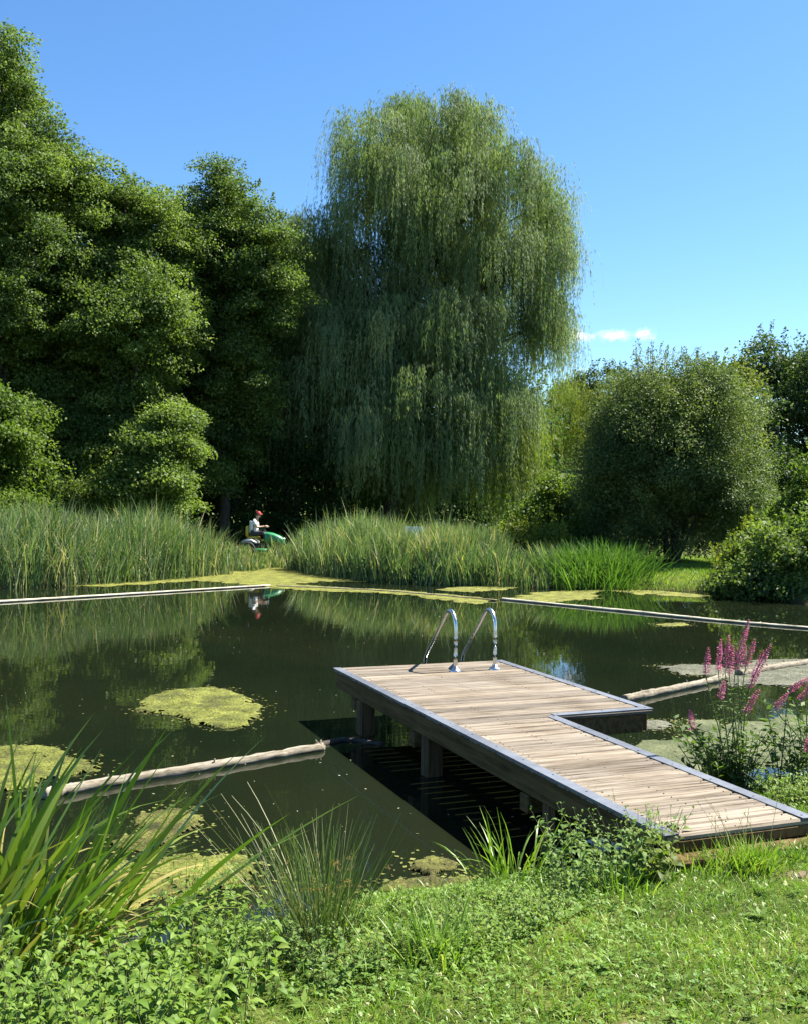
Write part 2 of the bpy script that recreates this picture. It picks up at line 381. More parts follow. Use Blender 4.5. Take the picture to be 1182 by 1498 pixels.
def limbs(mb, base, top, lobes, rng, r0_=0.3, fork=0.3, every=1, split=1):
    base = np.asarray(base, float); top = np.asarray(top, float)
    t = np.linspace(0, 1, 9)[:, None]; tr = base + (top-base)*t + np.concatenate([np.zeros((1, 3)), rng.normal(size=(8, 3))*np.array([.12, .12, 0])])*np.linalg.norm(top-base)*.06
    tr = spline(tr, 24); K = len(tr)
    rad = r0_*(1-0.88*np.linspace(0, 1, K))*1.0; rad[:3] *= np.array([1.45, 1.2, 1.08])
    mb.tube(tr, rad, 9, wob=0.06, rng=rng)
    for (c, r) in lobes[::every]:
        c = np.asarray(c, float); h = (c[2]-base[2])/(top[2]-base[2])
        k = int(np.clip(h-0.22-0.1*rng.random(), fork, 0.92)*(K-1)); s = tr[k]
        e = c + nrm(rng.normal(size=3))*np.asarray(r)*.35
        mid = s*.5+e*.5 + np.array([0, 0, .12*np.linalg.norm(e-s)])
        pl = spline([s, mid, e], 10)
        mb.tube(pl, np.linspace(rad[k]*.55, .02, len(pl)), 6)
        for _ in range(2):
            j = rng.integers(3, len(pl)-2); e2 = pl[j] + nrm(rng.normal(size=3)+np.array([0, 0, .4]))*np.asarray(r)*.8
            mb.tube(spline([pl[j], pl[j]*.5+e2*.5+rng.normal(size=3)*.1, e2], 6), np.linspace(rad[k]*.22, .012, 7), 5)

def px_lobes(L, Y, rng, depth=1.0):
    """(px, py, rx, ry[, dY]) as seen from the path -> lobes with their own depth"""
    o = []
    for q in L:
        px, py, rx, ry = q[:4]; dy = q[4] if len(q) > 4 else rng.uniform(-1, 1)*1.3
        y = Y+dy; s = y/F_PX
        o.append((at(px, py, y), (rx*s, max(rx, ry)*s*depth, ry*s)))
    return o

def tree(name, label, cat, base_px, Y, L, leafm, seed, clump=.5, per=110, leaf=0.115, lw=0.7, dens=.72, trunk=0.28, group=None, bark='bark',
         back=True, spikes=12, top=None, flat=.5, every=1, lean=0.0, sub=10):
    rng = np.random.default_rng(seed)
    lob = px_lobes(L, Y, rng)
    if back:   # the far half of the crown: the same kind of lobes, further in
        s = Y/F_PX
        lob += [(np.asarray(c)+np.array([rng.uniform(-.6, .6), np.asarray(r)[1]*1.3+rng.uniform(.2, .8), -0.25*r[2]]), np.asarray(r)*np.array([1, .9, .85])) for c, r in lob[::2]]
    bx = at(base_px, 800, Y)[0]; bz = hz(bx, Y)
    root = empty(name, (bx, Y, bz), label, cat, group)
    tz = max(np.asarray(c)[2]+.3*r[2] for c, r in lob)
    hi = max(lob, key=lambda q: q[0][2])[0]
    tp = top if top is not None else (bx*.35+hi[0]*.65+lean, Y*.5+hi[1]*.5, tz)
    tb = MB(); limbs(tb, (bx, Y, bz-.2), tp, lob, rng, trunk, every=every)
    tb.build('trunk', M[bark], root, True)
    if sub:     # each mass of foliage breaks up into boughs of its own
        bl = []
        for c, r in lob:
            c = np.asarray(c, float); r = np.asarray(r, float); bl.append((c, r*.55))
            for _ in range(sub):
                d = nrm(rng.normal(size=3)+np.array([0, -.15, .1])); bl.append((c+d*r*rng.uniform(.5, 1.0), r*rng.uniform(.2, .56)*np.array([1.1, 1.1, .95])))
        lob = bl
    cb = MB(); crown(cb, lob, rng, clump, per, leaf, lw, dens, flat=flat, spikes=spikes)
    cb.build('crown', M[leafm], root)
    return root

ALD = 'broadleaf trees on the left bank'
tree('alder_tree', 'tallest dark green broadleaf tree, at the left edge and reaching almost to the top', 'tree', 0, 40,
     [(-8, 80, 40, 50), (25, 150, 58, 55), (-60, 150, 70, 75), (35, 235, 55, 55), (-40, 270, 100, 85), (-70, 420, 110, 110), (30, 360, 65, 65), (-10, 470, 80, 80), (-90, 560, 100, 90), (0, 600, 70, 70)],
     'alder', 11, spikes=16, group=ALD)
tree('alder_tree', 'broadleaf tree with sunlit rounded top, right beside the tallest tree on the left', 'tree', 90, 42,
     [(100, 255, 45, 52), (70, 320, 60, 60), (140, 315, 50, 55), (55, 430, 85, 75), (140, 420, 70, 65), (20, 520, 90, 65), (120, 530, 80, 70), (60, 620, 80, 60), (100, 490, 70, 60), (80, 590, 80, 60), (110, 680, 75, 60), (40, 690, 70, 60)],
     'alder2', 12, spikes=14, group=ALD)
tree('alder_tree', 'broadleaf tree with two small peaks and leafy boughs low over the reed bed', 'tree', 190, 41,
     [(180, 295, 42, 48), (218, 320, 38, 50), (195, 400, 62, 62), (165, 480, 72, 62), (232, 465, 55, 60), (200, 555, 68, 60), (250, 608, 28, 20, -2.5), (226, 645, 36, 18, -3), (262, 652, 20, 14, -2), (200, 682, 45, 20, -3), (245, 702, 32, 15, -3.4), (178, 722, 45, 20, -3.2), (232, 735, 35, 14, -3), (150, 640, 60, 45), (120, 720, 60, 40, -2), (195, 620, 60, 55, .5), (170, 690, 75, 50, .5), (215, 520, 50, 60, .5)],
     'alder2', 13, spikes=14, group=ALD)
tree('alder_tree', 'broadleaf tree with a pointed top standing between its neighbours and the tall willow', 'tree', 325, 45,
     [(320, 295, 38, 42), (352, 325, 42, 45), (288, 345, 48, 50), (332, 395, 72, 58), (285, 450, 58, 58), (375, 395, 42, 55), (320, 470, 60, 60), (290, 545, 65, 60), (370, 480, 50, 60), (340, 580, 60, 60), (330, 650, 55, 40), (300, 690, 45, 35), (325, 530, 65, 60), (285, 620, 60, 60), (370, 560, 50, 60), (262, 345, 40, 42, -1.5), (260, 420, 46, 50, -1.5), (258, 500, 46, 50, -1), (395, 365, 36, 40, -.5), (405, 440, 40, 50, -.5)],
     'alder', 14, spikes=14, group=ALD)
tree('alder_tree', 'narrow broadleaf tree just left of the willow, half hidden by its drooping shoots', 'tree', 420, 51,
     [(408, 368, 28, 42), (425, 425, 42, 55), (400, 490, 50, 60), (440, 540, 50, 60)], 'alder2', 15, spikes=8, group=ALD)
tree('alder_tree', 'small bright green tree low at the left edge behind the reeds', 'tree', -30, 33.5,
     [(-20, 585, 34, 24), (5, 605, 26, 24), (-45, 630, 60, 40), (12, 640, 28, 20), (-10, 665, 45, 24), (-40, 710, 60, 40), (5, 690, 26, 16)], 'shrub', 16, clump=.5, per=60, leaf=.12, trunk=.14, spikes=10, group=ALD)
tree('shrub', 'low rounded light green shrub at the left edge rising behind the reed bed', 'shrub', 35, 32.0,
     [(40, 750, 45, 24), (0, 765, 45, 24), (70, 775, 35, 20)], 'shrub', 17, clump=.35, per=60, leaf=.1, trunk=.05, spikes=8, back=False)

# shaded wood edge behind the bank
rg = np.random.default_rng(21)
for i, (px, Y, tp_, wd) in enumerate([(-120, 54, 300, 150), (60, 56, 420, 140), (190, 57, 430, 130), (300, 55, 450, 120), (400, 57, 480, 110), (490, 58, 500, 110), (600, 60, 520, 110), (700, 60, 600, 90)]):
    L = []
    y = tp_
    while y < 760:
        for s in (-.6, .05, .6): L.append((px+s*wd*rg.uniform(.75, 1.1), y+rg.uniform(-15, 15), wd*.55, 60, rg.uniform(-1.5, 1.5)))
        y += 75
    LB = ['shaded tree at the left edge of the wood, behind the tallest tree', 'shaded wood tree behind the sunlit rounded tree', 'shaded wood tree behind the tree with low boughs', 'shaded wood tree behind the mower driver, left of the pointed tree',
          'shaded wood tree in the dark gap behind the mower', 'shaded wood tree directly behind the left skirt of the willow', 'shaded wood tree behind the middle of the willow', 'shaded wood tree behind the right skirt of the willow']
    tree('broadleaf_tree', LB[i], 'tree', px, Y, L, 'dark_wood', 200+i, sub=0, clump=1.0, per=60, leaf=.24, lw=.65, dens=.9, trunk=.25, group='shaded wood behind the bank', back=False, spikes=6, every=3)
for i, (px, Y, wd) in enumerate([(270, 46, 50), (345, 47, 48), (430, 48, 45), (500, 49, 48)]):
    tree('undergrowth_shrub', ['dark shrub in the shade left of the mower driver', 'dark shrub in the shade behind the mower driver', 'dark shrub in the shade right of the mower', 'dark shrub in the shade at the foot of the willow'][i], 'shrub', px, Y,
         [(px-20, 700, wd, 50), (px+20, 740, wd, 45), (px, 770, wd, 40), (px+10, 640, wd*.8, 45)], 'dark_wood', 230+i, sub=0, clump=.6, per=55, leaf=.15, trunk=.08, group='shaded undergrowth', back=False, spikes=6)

# ------------------------------------------------------------------ willows: arching sprays with hanging shoots
def willow_crown(mb, lobes, rng, n_per_m2, lmin, lmax, leaf=0.21, lw=0.14, floor=0.9, spacing=.07, tone0=.5, spread=1.0, group=44):
    for (c, r) in lobes:
        c = np.asarray(c, float); r = np.asarray(r, float)
        nst = int(n_per_m2*math.pi*(r[0]*r[1]+r[0]*r[2]+r[1]*r[2])/3*4)
        # shoots gather in sprays that start from the same twig
        nsp = max(4, nst//int(group))
        d = nrm(rng.normal(size=(nsp, 3))+np.array([0, 0, .55])); rad = .5+.5*rng.random(nsp)**.5
        sp = c + d*r*rad[:, None]
        si = rng.integers(nsp, size=nst)
        p0 = sp[si] + rng.normal(size=(nst, 3))*np.array([.36, .36, .26])*spread
        hd = d[si][:, :2]*1.3+rng.normal(size=(nst, 2))*.45; hd = hd/np.maximum(np.linalg.norm(hd, axis=1), 1e-3)[:, None]
        Ls = rng.uniform(lmin, lmax, nst)*rng.uniform(.55, 1.1, nsp)[si]
        reach = rng.uniform(.15, .75, nst); rise = rng.uniform(0.0, .45, nst)
        cnt = np.maximum(8, (Ls/spacing).astype(int)); ci = np.repeat(np.arange(nst), cnt); N = len(ci)
        t = rng.random(N); s = t*Ls[ci]
        arc = np.minimum(s/1.1, 1.0)
        p = p0[ci].copy()
        sway = rng.normal(size=(nst, 2))*.06
        p[:, :2] += hd[ci]*(spread*reach[ci]*np.sin(arc*math.pi/2))[:, None] + sway[ci]*s[:, None]
        p[:, 2] += rise[ci]*np.sin(arc*math.pi)*.8 - np.maximum(s-.35, 0)
        p += rng.normal(size=(N, 3))*.02
        keep = p[:, 2] > floor; p = p[keep]; ci = ci[keep]; t = t[keep]; N = len(p)
        dr = nrm(np.stack([rng.normal(size=N)*.24+hd[ci, 0]*.15, rng.normal(size=N)*.24+hd[ci, 1]*.15, -np.ones(N)], 1))
        oc = nrm(p-sp[si][ci]+np.array([0, 0, .9])); oc[:, 2] = np.abs(oc[:, 2])*.5
        nm = nrm(rng.normal(size=(N, 3))*.42+np.array([0, 0, .3])+oc*.8+np.concatenate([d[si][ci][:, :2], np.zeros((N, 1))], 1)*.5)
        L = leaf*rng.uniform(.6, 1.2, N)
        tone = np.clip(tone0+.18*rng.normal(size=nsp)[si][ci]+.18*rng.normal(size=N), 0, 1)
        leaves(mb, p, dr, nm, L, leaf*lw*rng.uniform(.8, 1.2, N), tone)

def willow(label, cat, base_px, Y, L, leafm, seed, n, lmin, lmax, trunk, floor, fronds=None, back=True, **kw):
    rng = np.random.default_rng(seed); lob = px_lobes(L, Y, rng)
    if back: lob += [(np.asarray(c)+np.array([rng.uniform(-.8, .8), np.asarray(r)[1]*1.25+.6, -.3*r[2]]), np.asarray(r)) for c, r in lob[::2]]
    bx = at(base_px, 760, Y)[0]; bz = hz(bx, Y)
    root = empty('weeping_willow', (bx, Y, bz), label, cat)
    hi = max(lob, key=lambda q: q[0][2])[0]
    tb = MB(); limbs(tb, (bx, Y, bz-.2), (hi[0], hi[1], hi[2]+.2), lob, rng, trunk, fork=.18); tb.build('trunk', M['bark_w'], root, True)
    cb = MB(); willow_crown(cb, lob, rng, n, lmin, lmax, floor=floor, **kw); cb.build('crown', M[leafm], root)
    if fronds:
        fb = MB(); willow_crown(fb, px_lobes(fronds, Y, rng), rng, n*1.1, 1.0, 3.0, floor=.8); fb.build('sun_tinted_fronds', M['willow_y'], root)  # fronds of the same willow, sunlight put into their yellower leaf colour
    print(label[:20], sum(len(q) for q in cb.f)); return root
willow('huge weeping willow with grey green drooping shoots in the middle of the far bank', 'willow', 572, 49,
       [(625, 195, 75, 52), (545, 205, 50, 45), (695, 205, 55, 48), (745, 255, 50, 48), (792, 300, 36, 50), (570, 280, 75, 60), (660, 290, 85, 65), (508, 330, 42, 45),
        (450, 370, 42, 42), (800, 385, 32, 45), (720, 380, 75, 55), (610, 380, 75, 60), (530, 420, 60, 55), (440, 450, 50, 50), (395, 520, 42, 45, -1), (455, 340, 36, 30), (418, 430, 40, 42, -1), (380, 560, 40, 40, -1.5), (475, 510, 60, 55, -2),
        (570, 500, 65, 55, -2), (660, 480, 70, 55, -2), (745, 480, 60, 50), (800, 460, 28, 45), (400, 585, 45, 35, -1), (520, 590, 70, 50, -2.5), (620, 590, 70, 50, -3), (715, 580, 65, 50, -1.5), (560, 650, 60, 35, -2), (660, 660, 60, 35, -2), (730, 655, 45, 40, -1)],
       'willow', 31, 21.0, .9, 3.6, .45, 1.3, fronds=[(765, 600, 18, 20, -1), (752, 650, 22, 24, -2), (774, 640, 14, 22, -.5), (760, 690, 18, 24, -1.5), (735, 700, 20, 22, -2.5), (775, 695, 12, 22, -1)])
willow('yellow green weeping willow further off, in the gap right of the huge willow', 'willow', 810, 190,
       [(812, 590, 32, 26), (842, 582, 26, 22), (785, 640, 30, 30), (770, 690, 26, 30), (815, 650, 34, 30), (800, 700, 34, 24), (845, 640, 26, 30), (835, 700, 26, 26)], 'willow_y', 32, 2.2, 3.5, 10.0, .5, 9, back=False, tone0=.5, leaf=.6, spacing=.34, spread=4)

# ------------------------------------------------------------------ right side
sg = np.random.default_rng(40); sal = [(985, 690, 105, 100, .8), (925, 735, 65, 60, .4), (1045, 740, 65, 60, .4), (985, 640, 90, 75, .6), (985, 770, 85, 45, .6), (940, 690, 70, 70, -.6), (1035, 690, 70, 70, -.6)]
for k in range(46):
    a = sg.uniform(-.25, math.pi+.25); q = sg.uniform(.55, .98); px = 985+math.cos(a)*q*132*sg.uniform(.85, 1.08); py = 690-math.sin(a)*q*140*sg.uniform(.85, 1.08)+(20 if abs(math.cos(a)) > .8 else 0)
    sal.append((px, py, sg.uniform(22, 46), sg.uniform(18, 38), sg.uniform(-2.2, 1.5)))
sal += [(985, 600, 52, 42, -2.0), (995, 660, 55, 45, -2.4), (955, 560, 45, 34, -1.2), (1015, 555, 42, 32, -1.2), (930, 640, 45, 40, -2), (1050, 650, 45, 40, -2)]
sal += [(905, 775, 42, 30, 0), (1075, 780, 42, 32, 0), (870, 730, 30, 35, 0), (1110, 745, 30, 38, .3)]
sr = tree('sallow_bush', 'large round grey green bush on the lawn right of the willows', 'bush', 985, 35.5, sal, 'sallow', 41, clump=.4, per=110, leaf=.085, lw=.52, dens=1.1, sub=0, trunk=.14, spikes=80, back=False, flat=.8, every=6)
rng = np.random.default_rng(42)
wands = MB(); wl_ = MB()
for k in range(70):    # upright shoots standing out of the top
    px = rng.uniform(860, 1110); t = (px-985)/150; py = 560+abs(t)**2*120+rng.uniform(0, 30); Y = 35.5+rng.uniform(-1.5, 1.5)
    s = at(px, py, Y); h = rng.uniform(.6, 1.3)*(1.35 if (abs(px-1010) < 22 or abs(px-938) < 16) else .75)
    e = s+np.array([rng.uniform(-.2, .2)+t*.3, rng.uniform(-.2, .2), h]); pl = spline([s, s*.5+e*.5+rng.normal(size=3)*.05, e], 8)
    wands.tube(pl, np.linspace(.018, .006, len(pl)), 4)
    N = int(44*h); tt = rng.random(N); p = s+(e-s)*tt[:, None]+rng.normal(size=(N, 3))*.06
    leaves(wl_, p, nrm(rng.normal(size=(N, 3))+np.array([0, 0, .7])), nrm(rng.normal(size=(N, 3))), .1*rng.uniform(.7, 1.2, N), .045, np.clip(.6+.2*rng.normal(size=N), 0, 1))
for k in range(9):     # many stems from the ground
    s = np.array([sr.location.x+rng.uniform(-.5, .5), 35.5+rng.uniform(-.4, .4), sr.location.z-.1]); e = at(rng.uniform(890, 1090), rng.uniform(600, 700), 35.5+rng.uniform(-1, 1))
    pl = spline([s, s*.6+e*.4+np.array([0, 0, .5]), e], 12); wands.tube(pl, np.linspace(.07, .015, len(pl)), 6)
wands.build('shoots', M['bark'], sr); wl_.build('shoot_leaves', M['sallow'], sr)

SH = 'shrubs on the right bank'
tree('bank_shrub', 'dark glossy leaved shrub overhanging the water at the right edge', 'shrub', 1150, 27.5,
     [(1120, 815, 42, 38), (1165, 800, 50, 48), (1095, 845, 30, 26), (1140, 858, 42, 20), (1200, 850, 50, 40), (1210, 770, 40, 40)], 'alder', 51, clump=.36, per=60, leaf=.11, trunk=.06, group=SH, back=True, spikes=16)
tree('bank_shrub', 'tall bright green shrub at the right edge above the dark glossy one', 'shrub', 1185, 30,
     [(1170, 760, 38, 42), (1195, 720, 36, 34), (1215, 770, 40, 45), (1155, 790, 28, 30)], 'shrub', 52, clump=.36, per=60, leaf=.12, trunk=.06, group=SH, spikes=14)
tree('bank_shrub', 'small yellow green shrub on the lawn at the right foot of the round bush', 'shrub', 1090, 31,
     [(1088, 815, 26, 22), (1075, 835, 22, 16), (1105, 800, 22, 24)], 'shrub_y', 53, clump=.3, per=55, leaf=.1, trunk=.04, group=SH, spikes=10, back=False)
tree('bank_shrub', 'yellow green shrub in the gap between the small willow and the round bush', 'shrub', 830, 39,
     [(815, 725, 28, 22), (840, 745, 32, 26), (800, 750, 28, 26), (835, 715, 20, 22), (865, 765, 30, 22)], 'shrub', 54, clump=.4, per=60, leaf=.12, trunk=.05, group=SH, spikes=14)
tree('bank_shrub', 'low yellow leaved shrub behind the reeds below the small willow', 'shrub', 770, 34,
     [(775, 790, 32, 22), (745, 780, 30, 26), (805, 790, 26, 18), (760, 815, 34, 16)], 'shrub_y', 55, clump=.3, per=55, leaf=.1, trunk=.04, group=SH, spikes=12, back=False)
tree('bank_shrub', 'low shrub behind the clump of arching leaves by the water', 'shrub', 880, 37,
     [(880, 790, 34, 16), (850, 785, 28, 16), (915, 795, 26, 13)], 'shrub', 56, clump=.3, per=50, leaf=.1, trunk=.04, group=SH, spikes=6, back=False)

# wooded slope in the distance
FW = 'trees on the wooded slope behind the round bush'
far = [(1165, 545, 80, 95, 118, 'far_g', 'big dark tree at the right edge in front of the wooded slope'), (1215, 610, 80, 120, 112, 'far_g', 'dark tree half cut off by the right edge of the photo'),
       (1130, 640, 45, 70, 108, 'far_g', 'dark lower tree in the shade just right of the round bush'),
       (1075, 575, 45, 50, 100, 'far_y', 'yellow green tree rising just behind the right shoulder of the round bush'), (1035, 585, 50, 45, 110, 'far_y', 'yellowish tree hidden behind the top of the round bush'),
       (900, 585, 45, 35, 185, 'far_y', 'yellow green tree above the left shoulder of the round bush'), (842, 592, 46, 36, 205, 'far_y', 'yellow green tree in the gap right of the small willow')]
for i, (px, py, rx, ry, Y, mt, lb) in enumerate(far):
    rg = np.random.default_rng(60+i); L = []
    for k in range(14):
        a = rg.uniform(0, 2*math.pi); q = rg.random()**.5
        L.append((px+math.cos(a)*q*rx*.75, py+math.sin(a)*q*ry*.72, rx*.36, ry*.30, rg.uniform(-4, 4)))
    L += [(px, py+ry*1.0, rx*.8, ry*.5), (px, py+ry*1.6, rx*.8, ry*.5)]
    tree('slope_tree', lb, 'tree', px, Y, L, mt, 600+i, sub=0, clump=1.3, per=60, leaf=.36, lw=.7, dens=1.0, trunk=.35, group=FW, back=False, spikes=10, every=3)
CW = ['leftmost conifer on the far ridge, above the left side of the round bush', 'second conifer from the left on the far ridge', 'conifer in the middle of the far ridge row',
      'conifer on the far ridge nearest the top of the round bush', 'rounded tree on the far ridge just right of the huge willow', 'ridge tree furthest right, behind the round bush']
for i, (px, py, h) in enumerate([(848, 548, 34), (868, 545, 32), (888, 541, 36), (912, 546, 30), (815, 566, 26), (950, 552, 30)]):
    rg = np.random.default_rng(80+i); Y = 205+rg.uniform(-8, 8); L = []
    for k in range(9):
        t = k/8; L.append((px+rg.uniform(-3, 3), py+t*90, 4+18*t**.8, 8+6*t, rg.uniform(-2, 2)))
    tree('ridge_tree', CW[i], 'tree', px, Y, L, 'far_g', 800+i, sub=0, clump=1.5, per=50, leaf=.5, lw=.6, trunk=.3, group='trees along the far ridge', back=False, spikes=3, every=4)

# ------------------------------------------------------------------ reed beds
def along(poly, n, rng, d0, d1):
    """points beside a shore polyline, d metres onto the land side (left of travel)"""
    P = np.asarray(poly, float); seg = np.linalg.norm(np.diff(P, axis=0), axis=1); cum = np.concatenate([[0], np.cumsum(seg)])
    s = rng.random(n)*cum[-1]; k = np.clip(np.searchsorted(cum, s)-1, 0, len(seg)-1)
    t = ((s-cum[k])/seg[k])[:, None]; p = P[k]*(1-t)+P[k+1]*t
    d = (P[k+1]-P[k])/seg[k][:, None]; nn = np.stack([-d[:, 1], d[:, 0]], 1)
    return p+nn*rng.uniform(d0, d1, n)[:, None]+rng.normal(size=(n, 2))*.12
def reeds(name, label, poly, n, hmin, hmax, depth, seed, hfun=None, dry=.11):
    rng = np.random.default_rng(seed); mb = MB()
    p = along(poly, n, rng, -.35, depth)
    if hfun is not None:
        kp = hfun(p, rng); p = p[kp > 0]; hs_ = kp[kp > 0]
    else: hs_ = np.ones(len(p))
    n = len(p)
    z = np.maximum(height(p), -.12)
    base = np.concatenate([p, z[:, None]], 1)
    clump_ = vnoise(p, .8, seed)
    H = rng.uniform(hmin, hmax, n)*hs_*(1+.16*clump_+.10*vnoise(p, 2.6, seed+5))*np.where(rng.random(n) < .35, rng.uniform(.4, .9, n), np.where(rng.random(n) < .06, rng.uniform(1.1, 1.3, n), rng.uniform(.85, 1.08, n)))
    dirn = np.stack([0.03+.12*rng.normal(size=n)+.05*vnoise(p, 1.4, seed+3), .13*rng.normal(size=n)], 1)
    tone = np.clip(.36+.2*rng.normal(size=n)+.22*vnoise(p, .7, seed+1), 0, .74); tone = np.where(rng.random(n) < dry+.35*np.clip(vnoise(p, .9, seed+8)-.35, 0, 1), .97, tone)
    blades(mb, base, dirn, H, rng.uniform(.015, .036, n), np.abs(rng.normal(size=n))*.5*np.where(rng.random(n) < .12, 2.6, 1), tone, K=5, rng=rng)
    o = mb.build(name, M['reed']); return tag(o, label, 'reeds', kind='stuff')
Lp = SHORE[::-1]
left_poly = [(-20, 23), (-16, 25), (-10.6, 26.9), (-9.1, 28), (-7.3, 30.4), (-5.8, 33.4)]
def lf(p, rng):
    h = np.ones(len(p))
    return h*np.clip((-3.9-p[:, 0])/2.2, .42, 1)
reeds('reed_bed', 'tall dense reeds along the left part of the far bank in front of the broadleaf trees', left_poly, 21000, 1.4, 1.85, 4.2, 91, lf)
mid_poly = [(-3.7, 36.6), (-2.6, 33.5), (-.8, 31), (1.2, 30), (3.0, 29.9), (4.2, 29.5)]
def mf(p, rng):
    t = np.clip((p[:, 0]-2.9)/.8, 0, 1); gap = np.abs(p[:, 0]/p[:, 1]-(606-591)/F_PX-.0012) < .0075; return np.interp(p[:, 0], [-4.3, -3.6, -2.5, -.5, 2.5], [.83, 1.08, 1.0, .87, .83])*(1-.6*t)*np.where(gap, .7, 1)
reeds('reed_bed', 'tall dense reeds in the middle of the far bank in front of the huge willow', mid_poly, 18000, 1.32, 1.72, 3.8, 92, mf, .1)
gap_poly = [(-5.6, 34.6), (-5.0, 37.2), (-3.9, 37.2), (-3.4, 36.0)]
def gf_(p, rng): return np.full(len(p), .5)
reeds('bank_grass', 'low yellowish grass on the bank in front of the green mower', gap_poly, 3800, .9, 1.5, 1.6, 93, gf_, .2)

def tuft(name, label, cat, x, y, n, rad, lmin, lmax, wmin, wmax, lean, bend, mat, seed, group=None, K=5, dry=.05, bias=(0, 0), z=None, tone0=.45):
    rng = np.random.default_rng(seed); mb = MB()
    q = rng.normal(size=(n, 2))*rad*.5; p = np.array([x, y])+q
    zz = np.maximum(height(p), -.05) if z is None else np.full(n, z)
    ld = q/rad*lean*.9 + rng.normal(size=(n, 2))*lean*.55 + np.array(bias)
    blades(mb, np.concatenate([p, zz[:, None]-.02], 1), ld, rng.uniform(lmin, lmax, n), rng.uniform(wmin, wmax, n), np.abs(rng.normal(size=n))*bend,
           np.where(rng.random(n) < dry, .98, np.clip(tone0+.2*rng.normal(size=n), 0, .8)), K=K, rng=rng)
    o = mb.build(name, M[mat]); return tag(o, label, cat, group)
ip = onplane(872, 858, .05)
tuft('arching_plant', 'large bright green clump of arching sword leaves at the far waterline', 'plant', ip[0]+.15, ip[1]+.5, 1500, 1.35, .8, 1.25, .02, .035, .42, .9, 'iris', 101, K=6)
ip = onplane(815, 855, .05)
tuft('arching_plant', 'smaller darker clump of sword leaves left of the large arching clump', 'plant', ip[0], ip[1]+.6, 420, .7, .7, 1.1, .018, .03, .3, .7, 'reed', 102)
ip = onplane(575, 846, .02)
tuft('bent_reed', 'tangle of broken pale reeds leaning over the water in the middle of the far bank', 'reeds', ip[0], ip[1]+.1, 70, .35, .7, 1.2, .018, .03, .7, 1.6, 'reed', 103, dry=.5)

# ------------------------------------------------------------------ floating algae
def algae_mat(name, mcols, fine=40, bright=1.0):
    m, n, l, b, out = new_mat(name)
    a = noise(n, l, 3.0, 6, .65); f = noise(n, l, fine, 4, .7)
    c = ramp(n, l, a, [(0.36, mcols[0]), (0.5, mcols[1]), (0.62, mcols[2])])
    c2 = ramp(n, l, f, [(.36, (.3, .3, .25)), (.58, (1.15, 1.15, 1.1))]); c = mixc(n, l, 1.0, c, c2, 'MULTIPLY')
    l.new(c, b.inputs['Base Color']); b.inputs['Roughness'].default_value = .8; b.inputs['Specular IOR Level'].default_value = .25
    bump(n, l, f, 1.0, .03, b); return m
M['algae'] = algae_mat('green_algae', [(.07, .075, .015), (.13, .145, .022), (.195, .21, .04)])
M['algae_y'] = algae_mat('yellow_algae', [(.09, .095, .018), (.155, .165, .028), (.22, .225, .04)], 30)
M['duckweed'] = algae_mat('duckweed', [(.085, .105, .045), (.125, .145, .065), (.175, .195, .10)], 60)
M['scum'] = algae_mat('grey_scum', [(.08, .085, .055), (.12, .125, .085), (.165, .165, .12)], 40)
M['algae_d'] = algae_mat('brown_algae', [(.045, .045, .012), (.095, .095, .02), (.15, .155, .032)], 40)
def inside(P, poly):
    ins = np.zeros(len(P), bool)
    for a, b in zip(poly, np.roll(poly, -1, 0)):
        c = ((a[1] > P[:, 1]) != (b[1] > P[:, 1])); xi = a[0]+(P[:, 1]-a[1])/(b[1]-a[1]+1e-12)*(b[0]-a[0]); ins ^= c & (P[:, 0] < xi)
    return ins
BITS = []
